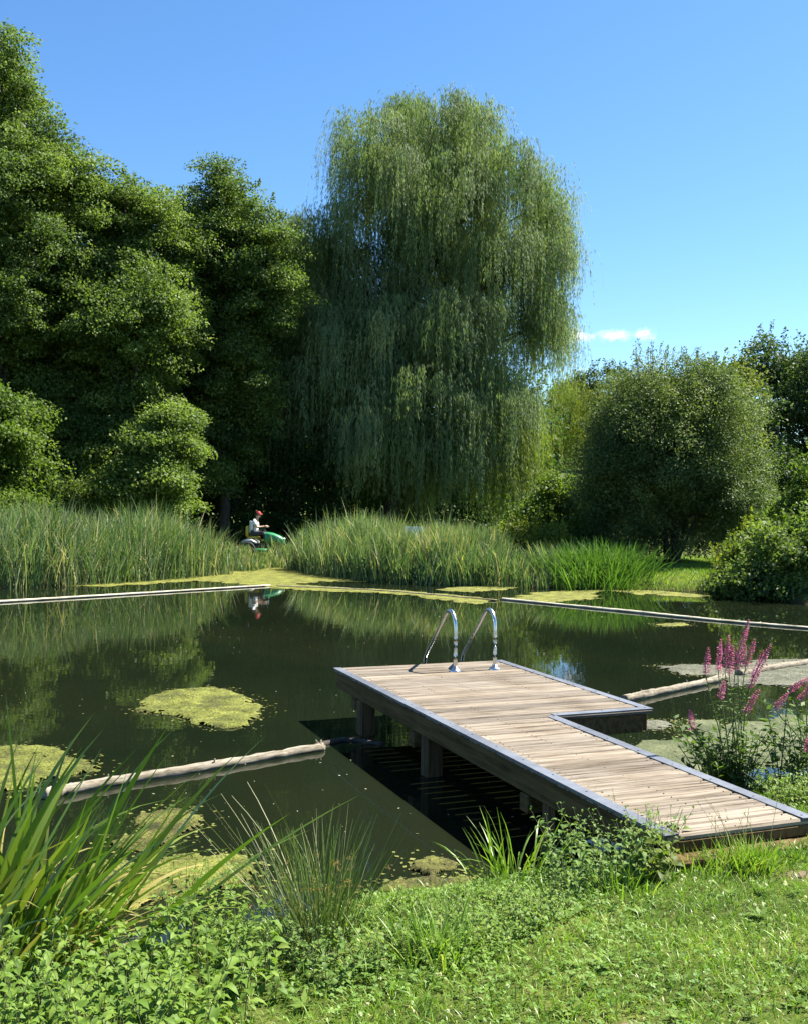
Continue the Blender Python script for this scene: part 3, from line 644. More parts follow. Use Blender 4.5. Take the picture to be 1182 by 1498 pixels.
def floating(px, label, mat, seed, res=.04, rag=.12, z0=.006, hump=.03, holes=.0, cat='algae', name='algae_mat', group=None):
    poly = np.array([onplane(*q)[:2] for q in px]); rng = np.random.default_rng(seed)
    lo, hi = poly.min(0)-.2, poly.max(0)+.2
    nx, ny = [min(420, max(4, int(v))) for v in (hi-lo)/res]
    X = np.linspace(lo[0], hi[0], nx+1); Y = np.linspace(lo[1], hi[1], ny+1); gx, gy = np.meshgrid(X, Y, indexing='ij')
    P = np.stack([gx.ravel(), gy.ravel()], 1)
    sc = 1/max(rag*1.6, .1)
    def rn(k):     # octaves turned against each other, so that no edge follows the grid
        o = 0
        for j, (f_, a_) in enumerate(((.6, .8), (1.3, .55), (2.9, .4), (6.1, .28), (12.5, .2), (25, .14))):
            t_ = .7+j*1.1; Q_ = np.stack([P[:, 0]*math.cos(t_)-P[:, 1]*math.sin(t_), P[:, 0]*math.sin(t_)+P[:, 1]*math.cos(t_)], 1); o = o+a_*vnoise(Q_, sc*f_, seed+k+j)
        return o
    w = np.stack([rn(0), rn(20)], 1)
    I = inside(P+w*rag, poly)
    if holes: I &= (vnoise(P, sc*.8, seed+4)+.5*vnoise(P, sc*2.5, seed+5)) > -1+holes
    I = I.reshape(nx+1, ny+1)
    cell = I[:-1, :-1] & I[1:, :-1] & I[1:, 1:] & I[:-1, 1:]
    # height: swells towards the middle, lumpy
    D = I.astype(float)
    for _ in range(6): D = (D+np.roll(D, 1, 0)+np.roll(D, -1, 0)+np.roll(D, 1, 1)+np.roll(D, -1, 1))/5
    z = z0+hump*np.clip(D*2-1, 0, 1)*(.5+.5*vnoise(P, 5, seed+6).reshape(D.shape)) + hump*.7*np.abs(vnoise(P, 14, seed+9).reshape(D.shape))*np.clip(D*2-1, 0, 1)
    z = np.where(D < .75, np.minimum(z, .005), z)
    if res < .05:
        e_ = P[((D > .02) & (D < .45)).ravel()]; BITS.append(e_[rng.integers(len(e_), size=170)]+rng.normal(size=(170, 2))*np.array([.09, .06]))
    idx = np.arange((nx+1)*(ny+1)).reshape(nx+1, ny+1)
    f = np.stack([idx[:-1, :-1], idx[1:, :-1], idx[1:, 1:], idx[:-1, 1:]], -1)[cell]
    u, inv = np.unique(f, return_inverse=True)
    v = np.concatenate([P, z.reshape(-1, 1)], 1)[u]; v[:, :2] += rng.normal(size=(len(v), 2))*res*.32
    o = link(name, make_mesh(name, v, inv.reshape(-1, 4), smooth=True), M[mat]); return tag(o, label, cat, group)
AG = 'algae floating on the pond'
floating([(190, 1040), (205, 1020), (250, 1012), (330, 1006), (360, 1022), (395, 1036), (380, 1048), (335, 1066), (300, 1062), (255, 1048)], 'oval raft of green algae in the open water left of the jetty', 'algae', 1, .03, group=AG)
floating([(-90, 1092), (0, 1089), (60, 1092), (110, 1104), (145, 1122), (130, 1134), (60, 1142), (0, 1165), (-90, 1170)], 'large green algae raft at the left edge behind the sword leaves', 'algae', 2, .03, group=AG)
floating([(155, 1240), (195, 1222), (198, 1192), (250, 1184), (304, 1195), (290, 1208), (262, 1222), (250, 1238), (180, 1246)], 'small dark green algae raft between the pale log and the near bank', 'algae_d', 3, .02, .08, group=AG)
floating([(60, 1300), (130, 1265), (250, 1252), (360, 1250), (385, 1268), (330, 1300), (270, 1312), (215, 1332), (150, 1345), (40, 1350)], 'yellow green algae raft lying against the near bank at lower left', 'algae', 4, .02, .08, group=AG)
floating([(603, 1262), (625, 1253), (652, 1254), (668, 1268), (640, 1286), (700, 1288), (690, 1302), (550, 1308), (556, 1294), (618, 1286)], 'brownish scrap of algae by the near bank left of the jetty grass', 'algae_d', 5, .015, .05, group=AG)
floating([(915, 1098), (945, 1082), (990, 1087), (1020, 1072), (1060, 1060), (1240, 1036), (1240, 1124), (1060, 1124), (1010, 1135), (960, 1112)], 'broad pale green sheet of duckweed between the jetty and the pink flowers', 'duckweed', 6, .03, .1, hump=.012, group=AG)
floating([(1000, 1061), (1012, 1053), (1055, 1054), (1062, 1068), (1030, 1074)], 'small round duckweed patch beside the broad sheet', 'duckweed', 7, .02, .06, hump=.01, group=AG)
floating([(960, 975), (1040, 972), (1092, 984), (1060, 990), (1000, 989)], 'thin grey scum patch in the water left of the pink flowers', 'scum', 8, .03, .1, hump=.015, group=AG)
floating([(1050, 990), (1100, 967), (1240, 962), (1240, 995), (1130, 1004), (1060, 1003)], 'grey green scum sheet behind the pink flowers', 'scum', 9, .03, .12, hump=.015, group=AG)
floating([(940, 1054), (972, 1052), (990, 1062), (955, 1068), (930, 1064)], 'little grey scum patch off the corner of the jetty', 'scum', 10, .02, .06, hump=.01, group=AG)
floating([(60, 858), (230, 847), (330, 836), (400, 830), (480, 838), (590, 846), (560, 852), (480, 851), (395, 860), (300, 850), (160, 858)], 'yellow green algae stretched along the foot of the far reeds', 'algae_y', 11, .07, .25, hump=.01, group=AG)
floating([(380, 852), (480, 858), (600, 864), (720, 877), (700, 885), (560, 868), (400, 862)], 'long narrow yellow algae strip caught along the middle pole', 'algae_y', 12, .06, .2, hump=.01, group=AG)
floating([(630, 863), (700, 856), (780, 853), (745, 863), (690, 867)], 'flat yellow algae patch in front of the middle reeds', 'algae_y', 13, .06, .2, hump=.01, group=AG)
floating([(775, 868), (820, 865), (885, 862), (868, 876), (800, 882), (740, 877)], 'flat yellow algae patch in front of the arching clump', 'algae_y', 14, .05, .2, hump=.01, group=AG)
floating([(870, 862), (960, 864), (1060, 872), (1010, 874), (930, 870)], 'thin algae strip along the lawn edge on the far side', 'algae_y', 15, .06, .18, hump=.01, group=AG)
floating([(955, 913), (1000, 911), (1012, 915), (970, 917)], 'tiny algae scrap floating beyond the jetty', 'algae_y', 16, .03, .06, hump=.01, group=AG)
p = np.concatenate(BITS); N = len(p); mb = MB(); rng = np.random.default_rng(18); th = rng.uniform(0, 6.28, N); L = rng.uniform(.01, .05, N)
leaves(mb, np.concatenate([p, np.full((N, 1), .005)], 1), np.stack([np.cos(th), np.sin(th), np.zeros(N)], 1), np.array([[0, 0, 1.0]])+rng.normal(size=(N, 3))*.05, L, L*rng.uniform(.4, 1, N), rng.random(N), fold=.03)
M['bits'] = leaf_mat('algae_bits', [(.06, .065, .02), (.12, .13, .03), (.2, .21, .06)], trans=.1, patch=0)
tag(mb.build('algae_bits', M['bits']), 'loose scraps of algae round the floating rafts', 'algae', kind='stuff')
# small bits drifting on the water
rng = np.random.default_rng(17); N = 900
p = np.stack([rng.uniform(-8, 8, N*6), rng.uniform(6.3, 24, N*6)], 1); p = p[(sdist(p) < -.3) & (vnoise(p, .35, 77) > -.05)][:N]; N = len(p)
mb = MB(); th = rng.uniform(0, 6.28, N); L = rng.uniform(.008, .032, N)
leaves(mb, np.concatenate([p, np.full((N, 1), .006)], 1), np.stack([np.cos(th), np.sin(th), np.zeros(N)], 1), np.array([[0, 0, 1.0]])+rng.normal(size=(N, 3))*.1, L, L*rng.uniform(.3, .9, N), rng.random(N), fold=.05)
M['litter'] = leaf_mat('litter', [(.10, .11, .04), (.25, .25, .15), (.45, .45, .36)], trans=.1, patch=0)
tag(mb.build('water_litter', M['litter']), 'tiny leaves and specks drifting on the pond', 'litter', kind='stuff')

# ------------------------------------------------------------------ floating logs
M['log'] = wood('pale_log', [(.04, .035, .024), (.19, .168, .125), (.32, .29, .23)], (0, 0, 0), 7, 3.5, .9, 1.0, .25)
M['boom'] = wood('bleached_boom', [(.10, .095, .07), (.36, .34, .26), (.5, .48, .38)], (0, 0, 0), 7, 3.5, .9, .6, .2)
M['pole'] = wood('old_pole', [(.06, .055, .028), (.16, .15, .085), (.25, .225, .15)], (0, 0, 0), 10, 2.0, .85, .6, .2)
def log(label, px, r, mat, seed, z=.02, taper=.8, flat=1.0):
    rng = np.random.default_rng(seed); p = [onplane(a, b, z) for a, b in px]
    pl = spline(p, 60); pl = pl+rng.normal(size=pl.shape)*np.array([.004, .004, .002])
    # local mesh lying along x so that the grain runs with the log
    c = pl.mean(0); d = pl[-1]-pl[0]; a = math.atan2(d[1], d[0]); ca, sa = math.cos(-a), math.sin(-a)
    q = pl-c; q = np.stack([q[:, 0]*ca-q[:, 1]*sa, q[:, 0]*sa+q[:, 1]*ca, q[:, 2]], 1)
    mb = MB(); mb.tube(q, r*np.linspace(1, taper, len(q))*(1+.05*np.interp(np.arange(len(q)), np.linspace(0, len(q), 9), rng.normal(size=9))), 16, .6, wob=.055, rng=rng)
    for k in range(5):
        i = rng.integers(5, len(q)-5); e = q[i]+np.array([rng.uniform(-.05, .05), rng.uniform(-1, 1)*r*.9, r*1.35]); mb.tube([q[i], e], [r*.22, r*.12], 6, .3)
    o = mb.build('floating_log', M[mat], smooth=True); o.location = Vector(c); o.rotation_euler = (0, 0, a); o.scale = (1, 1, flat)
    return tag(o, label, 'log', 'logs floating on the pond')
log('pale log floating in front of the jetty posts, its left end behind the sword leaves', [(62, 1164), (130, 1150), (290, 1124), (455, 1096), (470, 1093)], .052, 'log', 1, .025)
log('long pale pole floating along the left reeds', [(-60, 884), (0, 880), (200, 868), (395, 856)], .06, 'boom', 2, .025, flat=.55)
log('algae covered pole floating in front of the middle reeds', [(405, 857), (560, 864), (725, 878)], .06, 'pole', 3, .02, flat=.45)
log('long thin pole floating across the right half of the pond', [(735, 876), (920, 894), (1060, 908), (1230, 922)], .07, 'boom', 4, .022, flat=.45)
log('pale log leaving the right corner of the jetty', [(912, 1023), (960, 1013), (1034, 997), (1060, 990)], .055, 'log', 5, .03)
log('pale log at the right edge behind the pink flowers', [(1080, 986), (1130, 977), (1230, 962)], .06, 'log', 6, .03)
log('dark waterlogged branch at the foot of the far jetty post', [(452, 1097), (480, 1088), (512, 1083), (560, 1090)], .035, 'bark', 7, .0)

# ------------------------------------------------------------------ jetty
JA = np.array([-.743, 11.15]); TH = .376
jd = np.array([math.sin(TH), -math.cos(TH)]); jc = np.array([math.cos(TH), math.sin(TH)])   # towards the bank / to the right
DZ = .55; JL, JW, JP, JS = 5.99, 1.041, 2.04, 2.98
def J(cx, s, z): q = JA+jc*cx+jd*s; return np.array([q[0], q[1], DZ+z])
AX = (np.append(jc, 0), np.append(jd, 0), np.array([0, 0, 1.0]))
rotz = TH   # grain direction = jc
M['deck'] = wood('weathered_boards', [(.036, .029, .02), (.178, .15, .114), (.27, .236, .188)], (0, 0, -TH), 26, 1.3, .8, .5, .42)
M['beam'] = wood('dark_beam', [(.045, .03, .012), (.095, .064, .027), (.14, .096, .042)], (0, 0, -TH-math.pi/2), 16, 1.5, .8, .5, .2)
M['post'] = wood('post_timber', [(.03, .02, .009), (.08, .054, .027), (.14, .10, .055)], (0, math.pi/2, 0), 16, 1.5, .8, .5, .2)
jetty = empty('wooden_jetty', (*(JA+jd*JL*.5+jc*.5), 0), 'L-shaped wooden jetty with grey metal edging and a steel bathing ladder', 'jetty')
rng = np.random.default_rng(5)
mb = MB(); pitch = .1495
nb = int(round(JL/pitch)); pitch = JL/nb
def board(c0, c1, s0, s1, var):
    """plank with slightly rounded edges, ridged top"""
    K = 10; cs = np.linspace(c0, c1, K); t = .032
    prof = [(s0, -t), (s0, -.011), (s0+.011, 0), ((s0+s1)/2, .0012), (s1-.011, 0), (s1, -.011), (s1, -t)]
    wz = rng.normal(size=K)*.0008 + rng.normal()*.0012; n_ = len(prof)
    v = [J(c, s, z+(wz[i] if z > -.02 else 0)) for i, c in enumerate(cs) for s, z in prof]
    f = [[i*n_+j, i*n_+(j+1) % n_, (i+1)*n_+(j+1) % n_, (i+1)*n_+j] for i in range(K-1) for j in range(n_)]
    mb.add(v, f, var); b0 = 0; b1 = (K-1)*n_
    for e in (b0, b1): mb.add([v[e+j] for j in range(n_)], [[0, 1, 5, 6], [1, 2, 4, 5]], var)
for k in range(nb):
    s0 = k*pitch+.005; s1 = (k+1)*pitch-.005+rng.normal()*.0012
    c1 = JP if s1 < JS+.03 else JW
    board(.012+rng.normal()*.003, c1-.012, s0, s1, float(np.clip(.6+.27*rng.normal(), 0, 1)))
deck = mb.build('deck_boards', M['deck'], jetty)
mb = MB()    # nail heads
for k in range(nb):
    s = (k+.5)*pitch; xs_ = [.14, .5, .9] + ([1.45, 1.9] if s < JS else [])
    for c in xs_:
        for q in (-.04, .04): mb.tube([J(c+rng.normal()*.006, s+q, -.002), J(c, s+q, .0022)], .0042, 6)
M['nail'] = plain('nail', (.08, .07, .06), .6, .6)
mb.build('nails', M['nail'], deck)['kind'] = 'stuff'
M['zinc'] = None
m, n, l, b, out = new_mat('galvanised_edge'); nz = noise(n, l, 9, 6, .7); f2 = noise(n, l, 1.4, 4)
c = ramp(n, l, nz, [(.3, (.10, .115, .14)), (.7, (.20, .22, .25))]); c2 = ramp(n, l, f2, [(.4, (.7, .7, .72)), (.6, (1, 1, 1))]); l.new(mixc(n, l, 1, c, c2, 'MULTIPLY'), b.inputs['Base Color'])
b.inputs['Metallic'].default_value = .4; b.inputs['Specular IOR Level'].default_value = .5
l.new(ramp(n, l, nz, [(.3, (.7, .7, .7)), (.7, (.5, .5, .5))]), b.inputs['Roughness']); M['zinc'] = m
def edging(p0, p1, inward, var=.5):
    """L-shaped strip: flat part on the boards, flange down the side, screws"""
    p0 = np.asarray(p0); p1 = np.asarray(p1); d = nrm(p1-p0); L = np.linalg.norm(p1-p0); w = .088; mb = MB(); up = np.array([0, 0, 1.0])
    c = (p0+p1)/2
    mb.box(c+inward*(w/2-.006)+up*.0045, (d, inward, up), (L/2, w/2, .0022), var)
    mb.box(c-inward*.0035-up*.004, (d, inward, up), (L/2, .0025, .006), var)
    k = int(L/.42)
    for i in range(k+1):
        q = p0+d*(.05+(L-.1)*i/max(k, 1))+inward*w*.55; mb.tube([q+up*.006, q+up*.0105], .007, 8)
    o = mb.build('metal_edging', M['zinc'], jetty); return o
ci = np.append(jc, 0); di = np.append(jd, 0)
edging(J(0, 0, 0), J(0, JL, 0), ci); edging(J(JP, 0, 0), J(JP, JS+.006, 0), -ci)
edging(J(JW+.002, JS, .001), J(JP-.004, JS, .001), -di); edging(J(JW, JS+.01, 0), J(JW, JL, 0), -ci)
def beam(name, c0, c1, s0, s1, z0, z1, mat='beam', var=.5, parent=None):
    mb = MB(); p0 = J(c0, s0, z0); p1 = J(c1, s1, z1); ctr = (p0+p1)/2
    mb.box(ctr, AX, (abs(c1-c0)/2, abs(s1-s0)/2, abs(z1-z0)/2), var)
    o = mb.build(name, M[mat], parent or jetty)
    bv = o.modifiers.new('bevel', 'BEVEL'); bv.width = .006; bv.segments = 1
    return o
beam('side_beam', .012, .075, .06, JL-.02, -.2, -.035); beam('side_beam', JW-.075, JW-.012, JS-.03, JL-.02, -.2, -.035)
beam('side_beam', JP-.085, JP-.02, .06, JS-.05, -.2, -.035); beam('side_beam', .5, .56, .12, JL-.05, -.2, -.035, var=.3)
beam('side_beam', 1.3, 1.36, .12, JS-.08, -.2, -.035, var=.3)
beam('end_beam', .02, JP-.02, .012, .055, -.165, -.035); beam('end_beam', JW+.02, JP-.10, JS-.045, JS-.005, -.2, -.036)
beam('end_beam', .0, JW, JL-.05, JL-.004, -.10, -.036); beam('end_beam', -.03, JW+.05, JL-.02, JL+.13, -.16, -.105, var=.8)
for s in (.62, 2.32): beam('cross_beam', -.02 if s > 1 else .02, JP-.12, s-.06, s+.06, -.33, -.202 if s > 1 else -.203)
beam('cross_beam', .0, JW-.02, 4.3, 4.42, -.33, -.203)
def post(c, s, r=.088, top=-.202):
    mb = MB(); p = J(c, s, 0)
    K = 7; zz = np.linspace(-1.1, DZ+top, K); rr = np.random.default_rng(int(c*100+s*10))
    an = np.arange(14)*2*math.pi/14; v = []
    for z in zz:
        sq = r*(1/np.maximum(np.abs(np.cos(an)), np.abs(np.sin(an)))*.97)**.93
        for a, q in zip(an, sq): v.append(np.array([p[0], p[1], z])+(math.cos(a)*q)*AX[0]+(math.sin(a)*q)*AX[1])
    f = [[i*14+j, i*14+(j+1) % 14, (i+1)*14+(j+1) % 14, (i+1)*14+j] for i in range(K-1) for j in range(14)]
    mb.add(v, f, rr.random()); e = (K-1)*14
    mb.add([v[e+j] for j in range(14)], [[0, 1, 12, 13], [1, 2, 11, 12], [2, 3, 10, 11], [3, 4, 9, 10], [4, 5, 8, 9], [5, 6, 7, 8]], .5)
    return mb.build('post', M['post'], jetty)
for c, s in ((.095, .8), (1.78, .8), (.11, 2.48), (1.72, 2.48), (.14, 4.58), (.9, 4.58)): post(c, s, top=-.202 if c < 1 else -.202)

m, n, l, b, out = new_mat('stainless'); b.inputs['Base Color'].default_value = (.62, .60, .57, 1); b.inputs['Metallic'].default_value = 1
l.new(ramp(n, l, noise(n, l, 14, 4), [(.3, (.2, .2, .2)), (.7, (.34, .34, .34))]), b.inputs['Roughness']); M['steel'] = m
def rail(c):
    path = [(0, 0), (0, .25), (.003, .45), (.035, .565), (.105, .635), (.19, .64), (.27, .585), (.42, .44), (.62, .25), (.79, .09), (.845, .0), (.85, -.2), (.85, -.9)]
    q = spline([J(c, .58-e, z) for e, z in path], 80); mb = MB(); mb.tube(q, .0205, 14)
    o = mb.build('ladder_rail', M['steel'], jetty, True)
    mb = MB(); base = J(c, .58, 0); pr = [(0, .024), (.055, .022), (.062, .016), (.064, .004)]
    an = np.arange(24)*2*math.pi/24; v = []
    for rr, zz in [(.021, .06), (.027, .058), (.03, .03), (.052, .022), (.06, .016), (.062, .002)]:
        v += [base+np.array([math.cos(a)*rr, math.sin(a)*rr, zz]) for a in an]
    f = [[i*24+j, (i+1)*24+j, (i+1)*24+(j+1) % 24, i*24+(j+1) % 24] for i in range(5) for j in range(24)]
    mb.add(v, f); mb.build('flange', M['steel'], o, True)
    return o
rail(1.19); rl = rail(1.665)
for z in (-.3, -.55, -.8):
    mb = MB(); mb.box(J((1.19+1.665)/2, .58-.85, z), AX, (.23, .035, .012)); mb.build('ladder_step', M['steel'], jetty)

def flat_faces(o):
    o.data.polygons.foreach_set('use_smooth', np.zeros(len(o.data.polygons), bool)); o.data.update()
for o in list(jetty.children):
    if o.name.split('.')[0] in ('deck_boards', 'metal_edging', 'side_beam', 'end_beam', 'cross_beam', 'post', 'ladder_step'): flat_faces(o)

# ------------------------------------------------------------------ ride-on mower and its driver
MY = 39.0; mb0 = at(386, 800, MY); GZ = .36
M['mgreen'] = plain('green_paint', (.03, .24, .09), .35, var=.08, spec=.6); M['myellow'] = plain('yellow_plastic', (.5, .36, .03), .45, var=.06)
M['tyre'] = plain('tyre', (.02, .02, .02), .8, var=.2, scale=30); M['black'] = plain('black_plastic', (.025, .025, .025), .5)
M['grey'] = plain('grey_metal', (.4, .42, .42), .4, .4)
mower = empty('ride_on_mower', (mb0[0], MY, GZ), 'green ride-on lawn mower with a yellow seat driving behind the reeds', 'lawn mower')
O = np.array([mb0[0], MY, GZ])
def sect_loft(secs, close=True):
    """secs: list of (x, half width, z0, z1, roundness)"""
    v = []; n_ = 16
    for x, hw, z0, z1 in secs:
        zc, hh = (z0+z1)/2, (z1-z0)/2
        for k in range(n_):
            a = 2*math.pi*k/n_; ca, sa = math.cos(a), math.sin(a)
            v.append(O+np.array([x, math.copysign(abs(ca)**.55, ca)*hw, zc+math.copysign(abs(sa)**.55, sa)*hh]))
    f = [[i*n_+j, i*n_+(j+1) % n_, (i+1)*n_+(j+1) % n_, (i+1)*n_+j] for i in range(len(secs)-1) for j in range(n_)]
    for e in (0, (len(secs)-1)*n_): f += [[e+j, e+j+1, e+n_-2-j, e+n_-1-j] for j in range(0, n_//2-1)]
    return v, f
def lump(name, mat, secs, parent=mower):
    mb = MB(); mb.add(*sect_loft(secs)); return mb.build(name, M[mat], parent, True)
hood = lump('hood', 'mgreen', [(.08, .22, .45, .86), (.12, .25, .44, .88), (.35, .26, .42, .85), (.6, .24, .40, .76), (.76, .2, .40, .66), (.8, .15, .42, .60)])
for s in (-1, 1):
    mb = MB(); mb.tube([O+np.array([.75, .12*s, .62]), O+np.array([.815, .12*s, .60])], [.055, .045], 10); mb.build('headlight', M['grey'], mower, True)
lump('chassis', 'black', [(-.75, .22, .24, .42), (-.5, .3, .24, .44), (.3, .28, .24, .42), (.75, .2, .26, .42)])
lump('cutting_deck', 'mgreen', [(-.35, .3, .12, .25), (-.25, .5, .10, .27), (.2, .5, .10, .27), (.3, .3, .12, .25)])
lump('rear_fender', 'grey', [(-.82, .36, .42, .5), (-.7, .45, .45, .6), (-.4, .46, .47, .62), (-.2, .42, .40, .52)])
lump('seat', 'myellow', [(-.58, .2, .62, .70), (-.52, .23, .60, .72), (-.2, .22, .61, .72), (-.14, .18, .62, .70)])
lump('seat_back', 'myellow', [(-.66, .18, .68, 1.05), (-.62, .21, .66, 1.12), (-.57, .21, .66, 1.10), (-.54, .17, .68, 1.02)])
mb = MB(); mb.tube([O+np.array([.12, 0, .8]), O+np.array([.02, 0, .98])], .025, 8); sw = mb.build('steering_column', M['black'], mower, True)
mb = MB(); ct = O+np.array([.0, 0, 1.0]); ax_ = nrm(np.array([-.45, 0, .9])); e1 = np.array([0, 1.0, 0]); e2 = np.cross(ax_, e1); an = np.linspace(0, 2*math.pi, 25)
mb.tube([ct+.17*(math.cos(a)*e1+math.sin(a)*e2) for a in an], .014, 6)
for a in (0.5, 2.6, 4.7): mb.tube([ct, ct+.17*(math.cos(a)*e1+math.sin(a)*e2)], .012, 5)
mb.build('steering_wheel', M['black'], sw, True)
def wheel(x, y, r, w):
    mb = MB(); an = np.linspace(0, 2*math.pi, 29)[:-1]; c = O+np.array([x, y, r]); pr = [(-.5, .62), (-.5, .9), (-.35, 1), (.35, 1), (.5, .9), (.5, .62)]
    v = [c+np.array([math.cos(a)*r*q, w*t, math.sin(a)*r*q]) for t, q in pr for a in an]; k = len(an)
    mb.add(v, [[i*k+j, i*k+(j+1) % k, (i+1)*k+(j+1) % k, (i+1)*k+j] for i in range(5) for j in range(k)]); wh = mb.build('wheel', M['tyre'], mower, True)
    mb = MB(); mb.tube([c-np.array([0, w*.4, 0]), c+np.array([0, w*.4, 0])], r*.62, 20); mb.build('rim', M['myellow'], wh)
for y in (-.42, .42): wheel(-.5, y, .25, .22); wheel(.58, y*.95, .18, .16)

def skin(name, verts, edges, rads, root, sub=2):
    me = bpy.data.meshes.new(name+'_tmp'); me.from_pydata([tuple(v) for v in verts], edges, []); o = bpy.data.objects.new(name+'_tmp', me); COL.objects.link(o)
    sm = o.modifiers.new('skin', 'SKIN'); sm.use_smooth_shade = True
    ss = o.modifiers.new('sub', 'SUBSURF'); ss.levels = sub; ss.render_levels = sub
    for i, r in enumerate(rads):
        sv = me.skin_vertices[0].data[i]; sv.radius = (r, r) if np.isscalar(r) else r; sv.use_root = (i == root)
    dg = bpy.context.evaluated_depsgraph_get(); ev = o.evaluated_get(dg); out_ = bpy.data.meshes.new_from_object(ev); out_.name = name
    bpy.data.objects.remove(o); bpy.data.meshes.remove(me)
    return out_
def mesh_arrays(me):
    v = np.zeros(len(me.vertices)*3); me.vertices.foreach_get('co', v); return v.reshape(-1, 3), [list(p.vertices) for p in me.polygons]
M['skin'] = plain('skin', (.48, .29, .20), .5, var=.08); M['shirt'] = plain('white_shirt', (.78, .79, .80), .8, var=.05, bmp=.3); M['trouser'] = plain('dark_trousers', (.05, .05, .055), .8)
M['red'] = plain('red_cloth', (.38, .025, .025), .7); M['hair'] = plain('brown_hair', (.06, .035, .02), .6); M['shoe'] = plain('shoe', (.04, .03, .025), .6)
PO = O+np.array([-.38, 0, .79])     # hip on the seat
def Q(x, y, z): return PO+np.array([x, y, z])
jn = [Q(0, 0, .08), Q(.0, 0, .28), Q(.03, 0, .46), Q(.10, 0, .55), Q(.135, 0, .60), Q(.15, 0, .66)]
ed = [(i, i+1) for i in range(5)]; rd = [(.15, .15), (.155, .155), (.16, .16), (.085, .085), (.062, .062), (.06, .06)]
for s in (-1, 1):
    k = len(jn)
    jn += [Q(.05, .19*s, .49), Q(.17, .25*s, .26), Q(.37, .17*s, .29), Q(.43, .165*s, .30)]; rd += [.058, .045, .034, .028]; ed += [(2, k), (k, k+1), (k+1, k+2), (k+2, k+3)]
    k = len(jn)
    jn += [Q(.05, .11*s, .03), Q(.42, .15*s, .05), Q(.50, .15*s, -.33), Q(.62, .15*s, -.38)]; rd += [.09, .065, .045, .035]; ed += [(0, k), (k, k+1), (k+1, k+2), (k+2, k+3)]
bm_ = skin('body', jn, ed, rd, 0)
bv_, bf_ = mesh_arrays(bm_)
mb = MB(); mb.add(bv_, [f if len(f) == 4 else f+[f[-1]] for f in bf_])
# head: profile rings with brow, nose, chin
hc = Q(.175, 0, .735); v = []; nr, na = 11, 18
for i in range(nr):
    ph = math.pi*i/(nr-1); zz = math.cos(ph)*.122; rr = math.sin(ph)**.8
    for k in range(na):
        a = 2*math.pi*k/na; x = math.cos(a)*rr*.105; y = math.sin(a)*rr*.084
        if zz < -.02: x = x*(1-.1*(-zz/.12))+.012*(-zz/.12); y *= 1-.28*(-zz/.12)
        fr = max(0, math.cos(a))**8
        if abs(zz+.012) < .03: x += .022*fr*(1-abs(zz+.012)/.03)
        if abs(zz-.02) < .02 and .2 < abs(a if a < math.pi else a-2*math.pi) < .6: x -= .008
        if abs(zz+.062) < .012: x += .006*fr
        v.append(hc+np.array([x*.97+zz*.12, y, zz]))
mb.add(v, [[i*na+j, (i+1)*na+j, (i+1)*na+(j+1) % na, i*na+(j+1) % na] for i in range(nr-1) for j in range(na)])
for s in (-1, 1):
    mb.tube([hc+np.array([.0, .074*s, .02]), hc+np.array([-.008, .088*s, .005]), hc+np.array([0, .076*s, -.025])], [.012, .016, .01], 6)
    w0 = Q(.43, .165*s, .30); mb.tube([w0, w0+np.array([.045, 0, .005]), w0+np.array([.085, -.004*s, -.005])], [.027, .038, .034], 10)
    for q, (dy, ln) in enumerate(((-.03, .07), (-.01, .08), (.01, .075), (.03, .06))):
        f0 = w0+np.array([.08, dy, 0]); mb.tube([f0, f0+np.array([ln*.45, 0, .008]), f0+np.array([ln*.7, 0, -.02]), f0+np.array([ln*.45, 0, -.045])], [.0095, .009, .008, .007], 6)
    f0 = w0+np.array([.03, -.034*s, .005]); mb.tube([f0, f0+np.array([.03, -.022*s, -.008]), f0+np.array([.055, -.022*s, -.03])], [.012, .010, .008], 6)
person = empty('person', Q(0, 0, 0), 'person in white shirt and red cap sitting on the green mower, hands on the wheel', 'person')
mb.build('body', M['skin'], person, True)
k = [Q(-.005, 0, .03), Q(-.01, 0, .28), Q(.02, 0, .46), Q(.085, 0, .53)]; e = [(0, 1), (1, 2), (2, 3)]; r = [(.19, .19), (.195, .195), (.185, .185), (.1, .1)]
for s in (-1, 1):
    q = len(k); k += [Q(.05, .2*s, .49), Q(.13, .24*s, .33)]; r += [.078, .07]; e += [(2, q), (q, q+1)]
link('shirt', skin('shirt', k, e, r, 1), M['shirt'], person)
k = [Q(.0, 0, .06)]; e = []; r = [(.185, .12)]
for s in (-1, 1):
    q = len(k); k += [Q(.06, .11*s, .035), Q(.42, .15*s, .055), Q(.49, .15*s, -.25)]; r += [.105, .082, .065]; e += [(0, q), (q, q+1), (q+1, q+2)]
link('trousers', skin('trousers', k, e, r, 0), M['trouser'], person)
for s in (-1, 1):
    mb = MB(); mb.tube([Q(.46, .15*s, -.385), Q(.55, .15*s, -.37), Q(.66, .15*s, -.395), Q(.72, .15*s, -.40)], [.045, .055, .045, .025], 10); mb.build('shoe', M['shoe'], person, True)
mb = MB(); v = []    # hair under the cap, and the cap
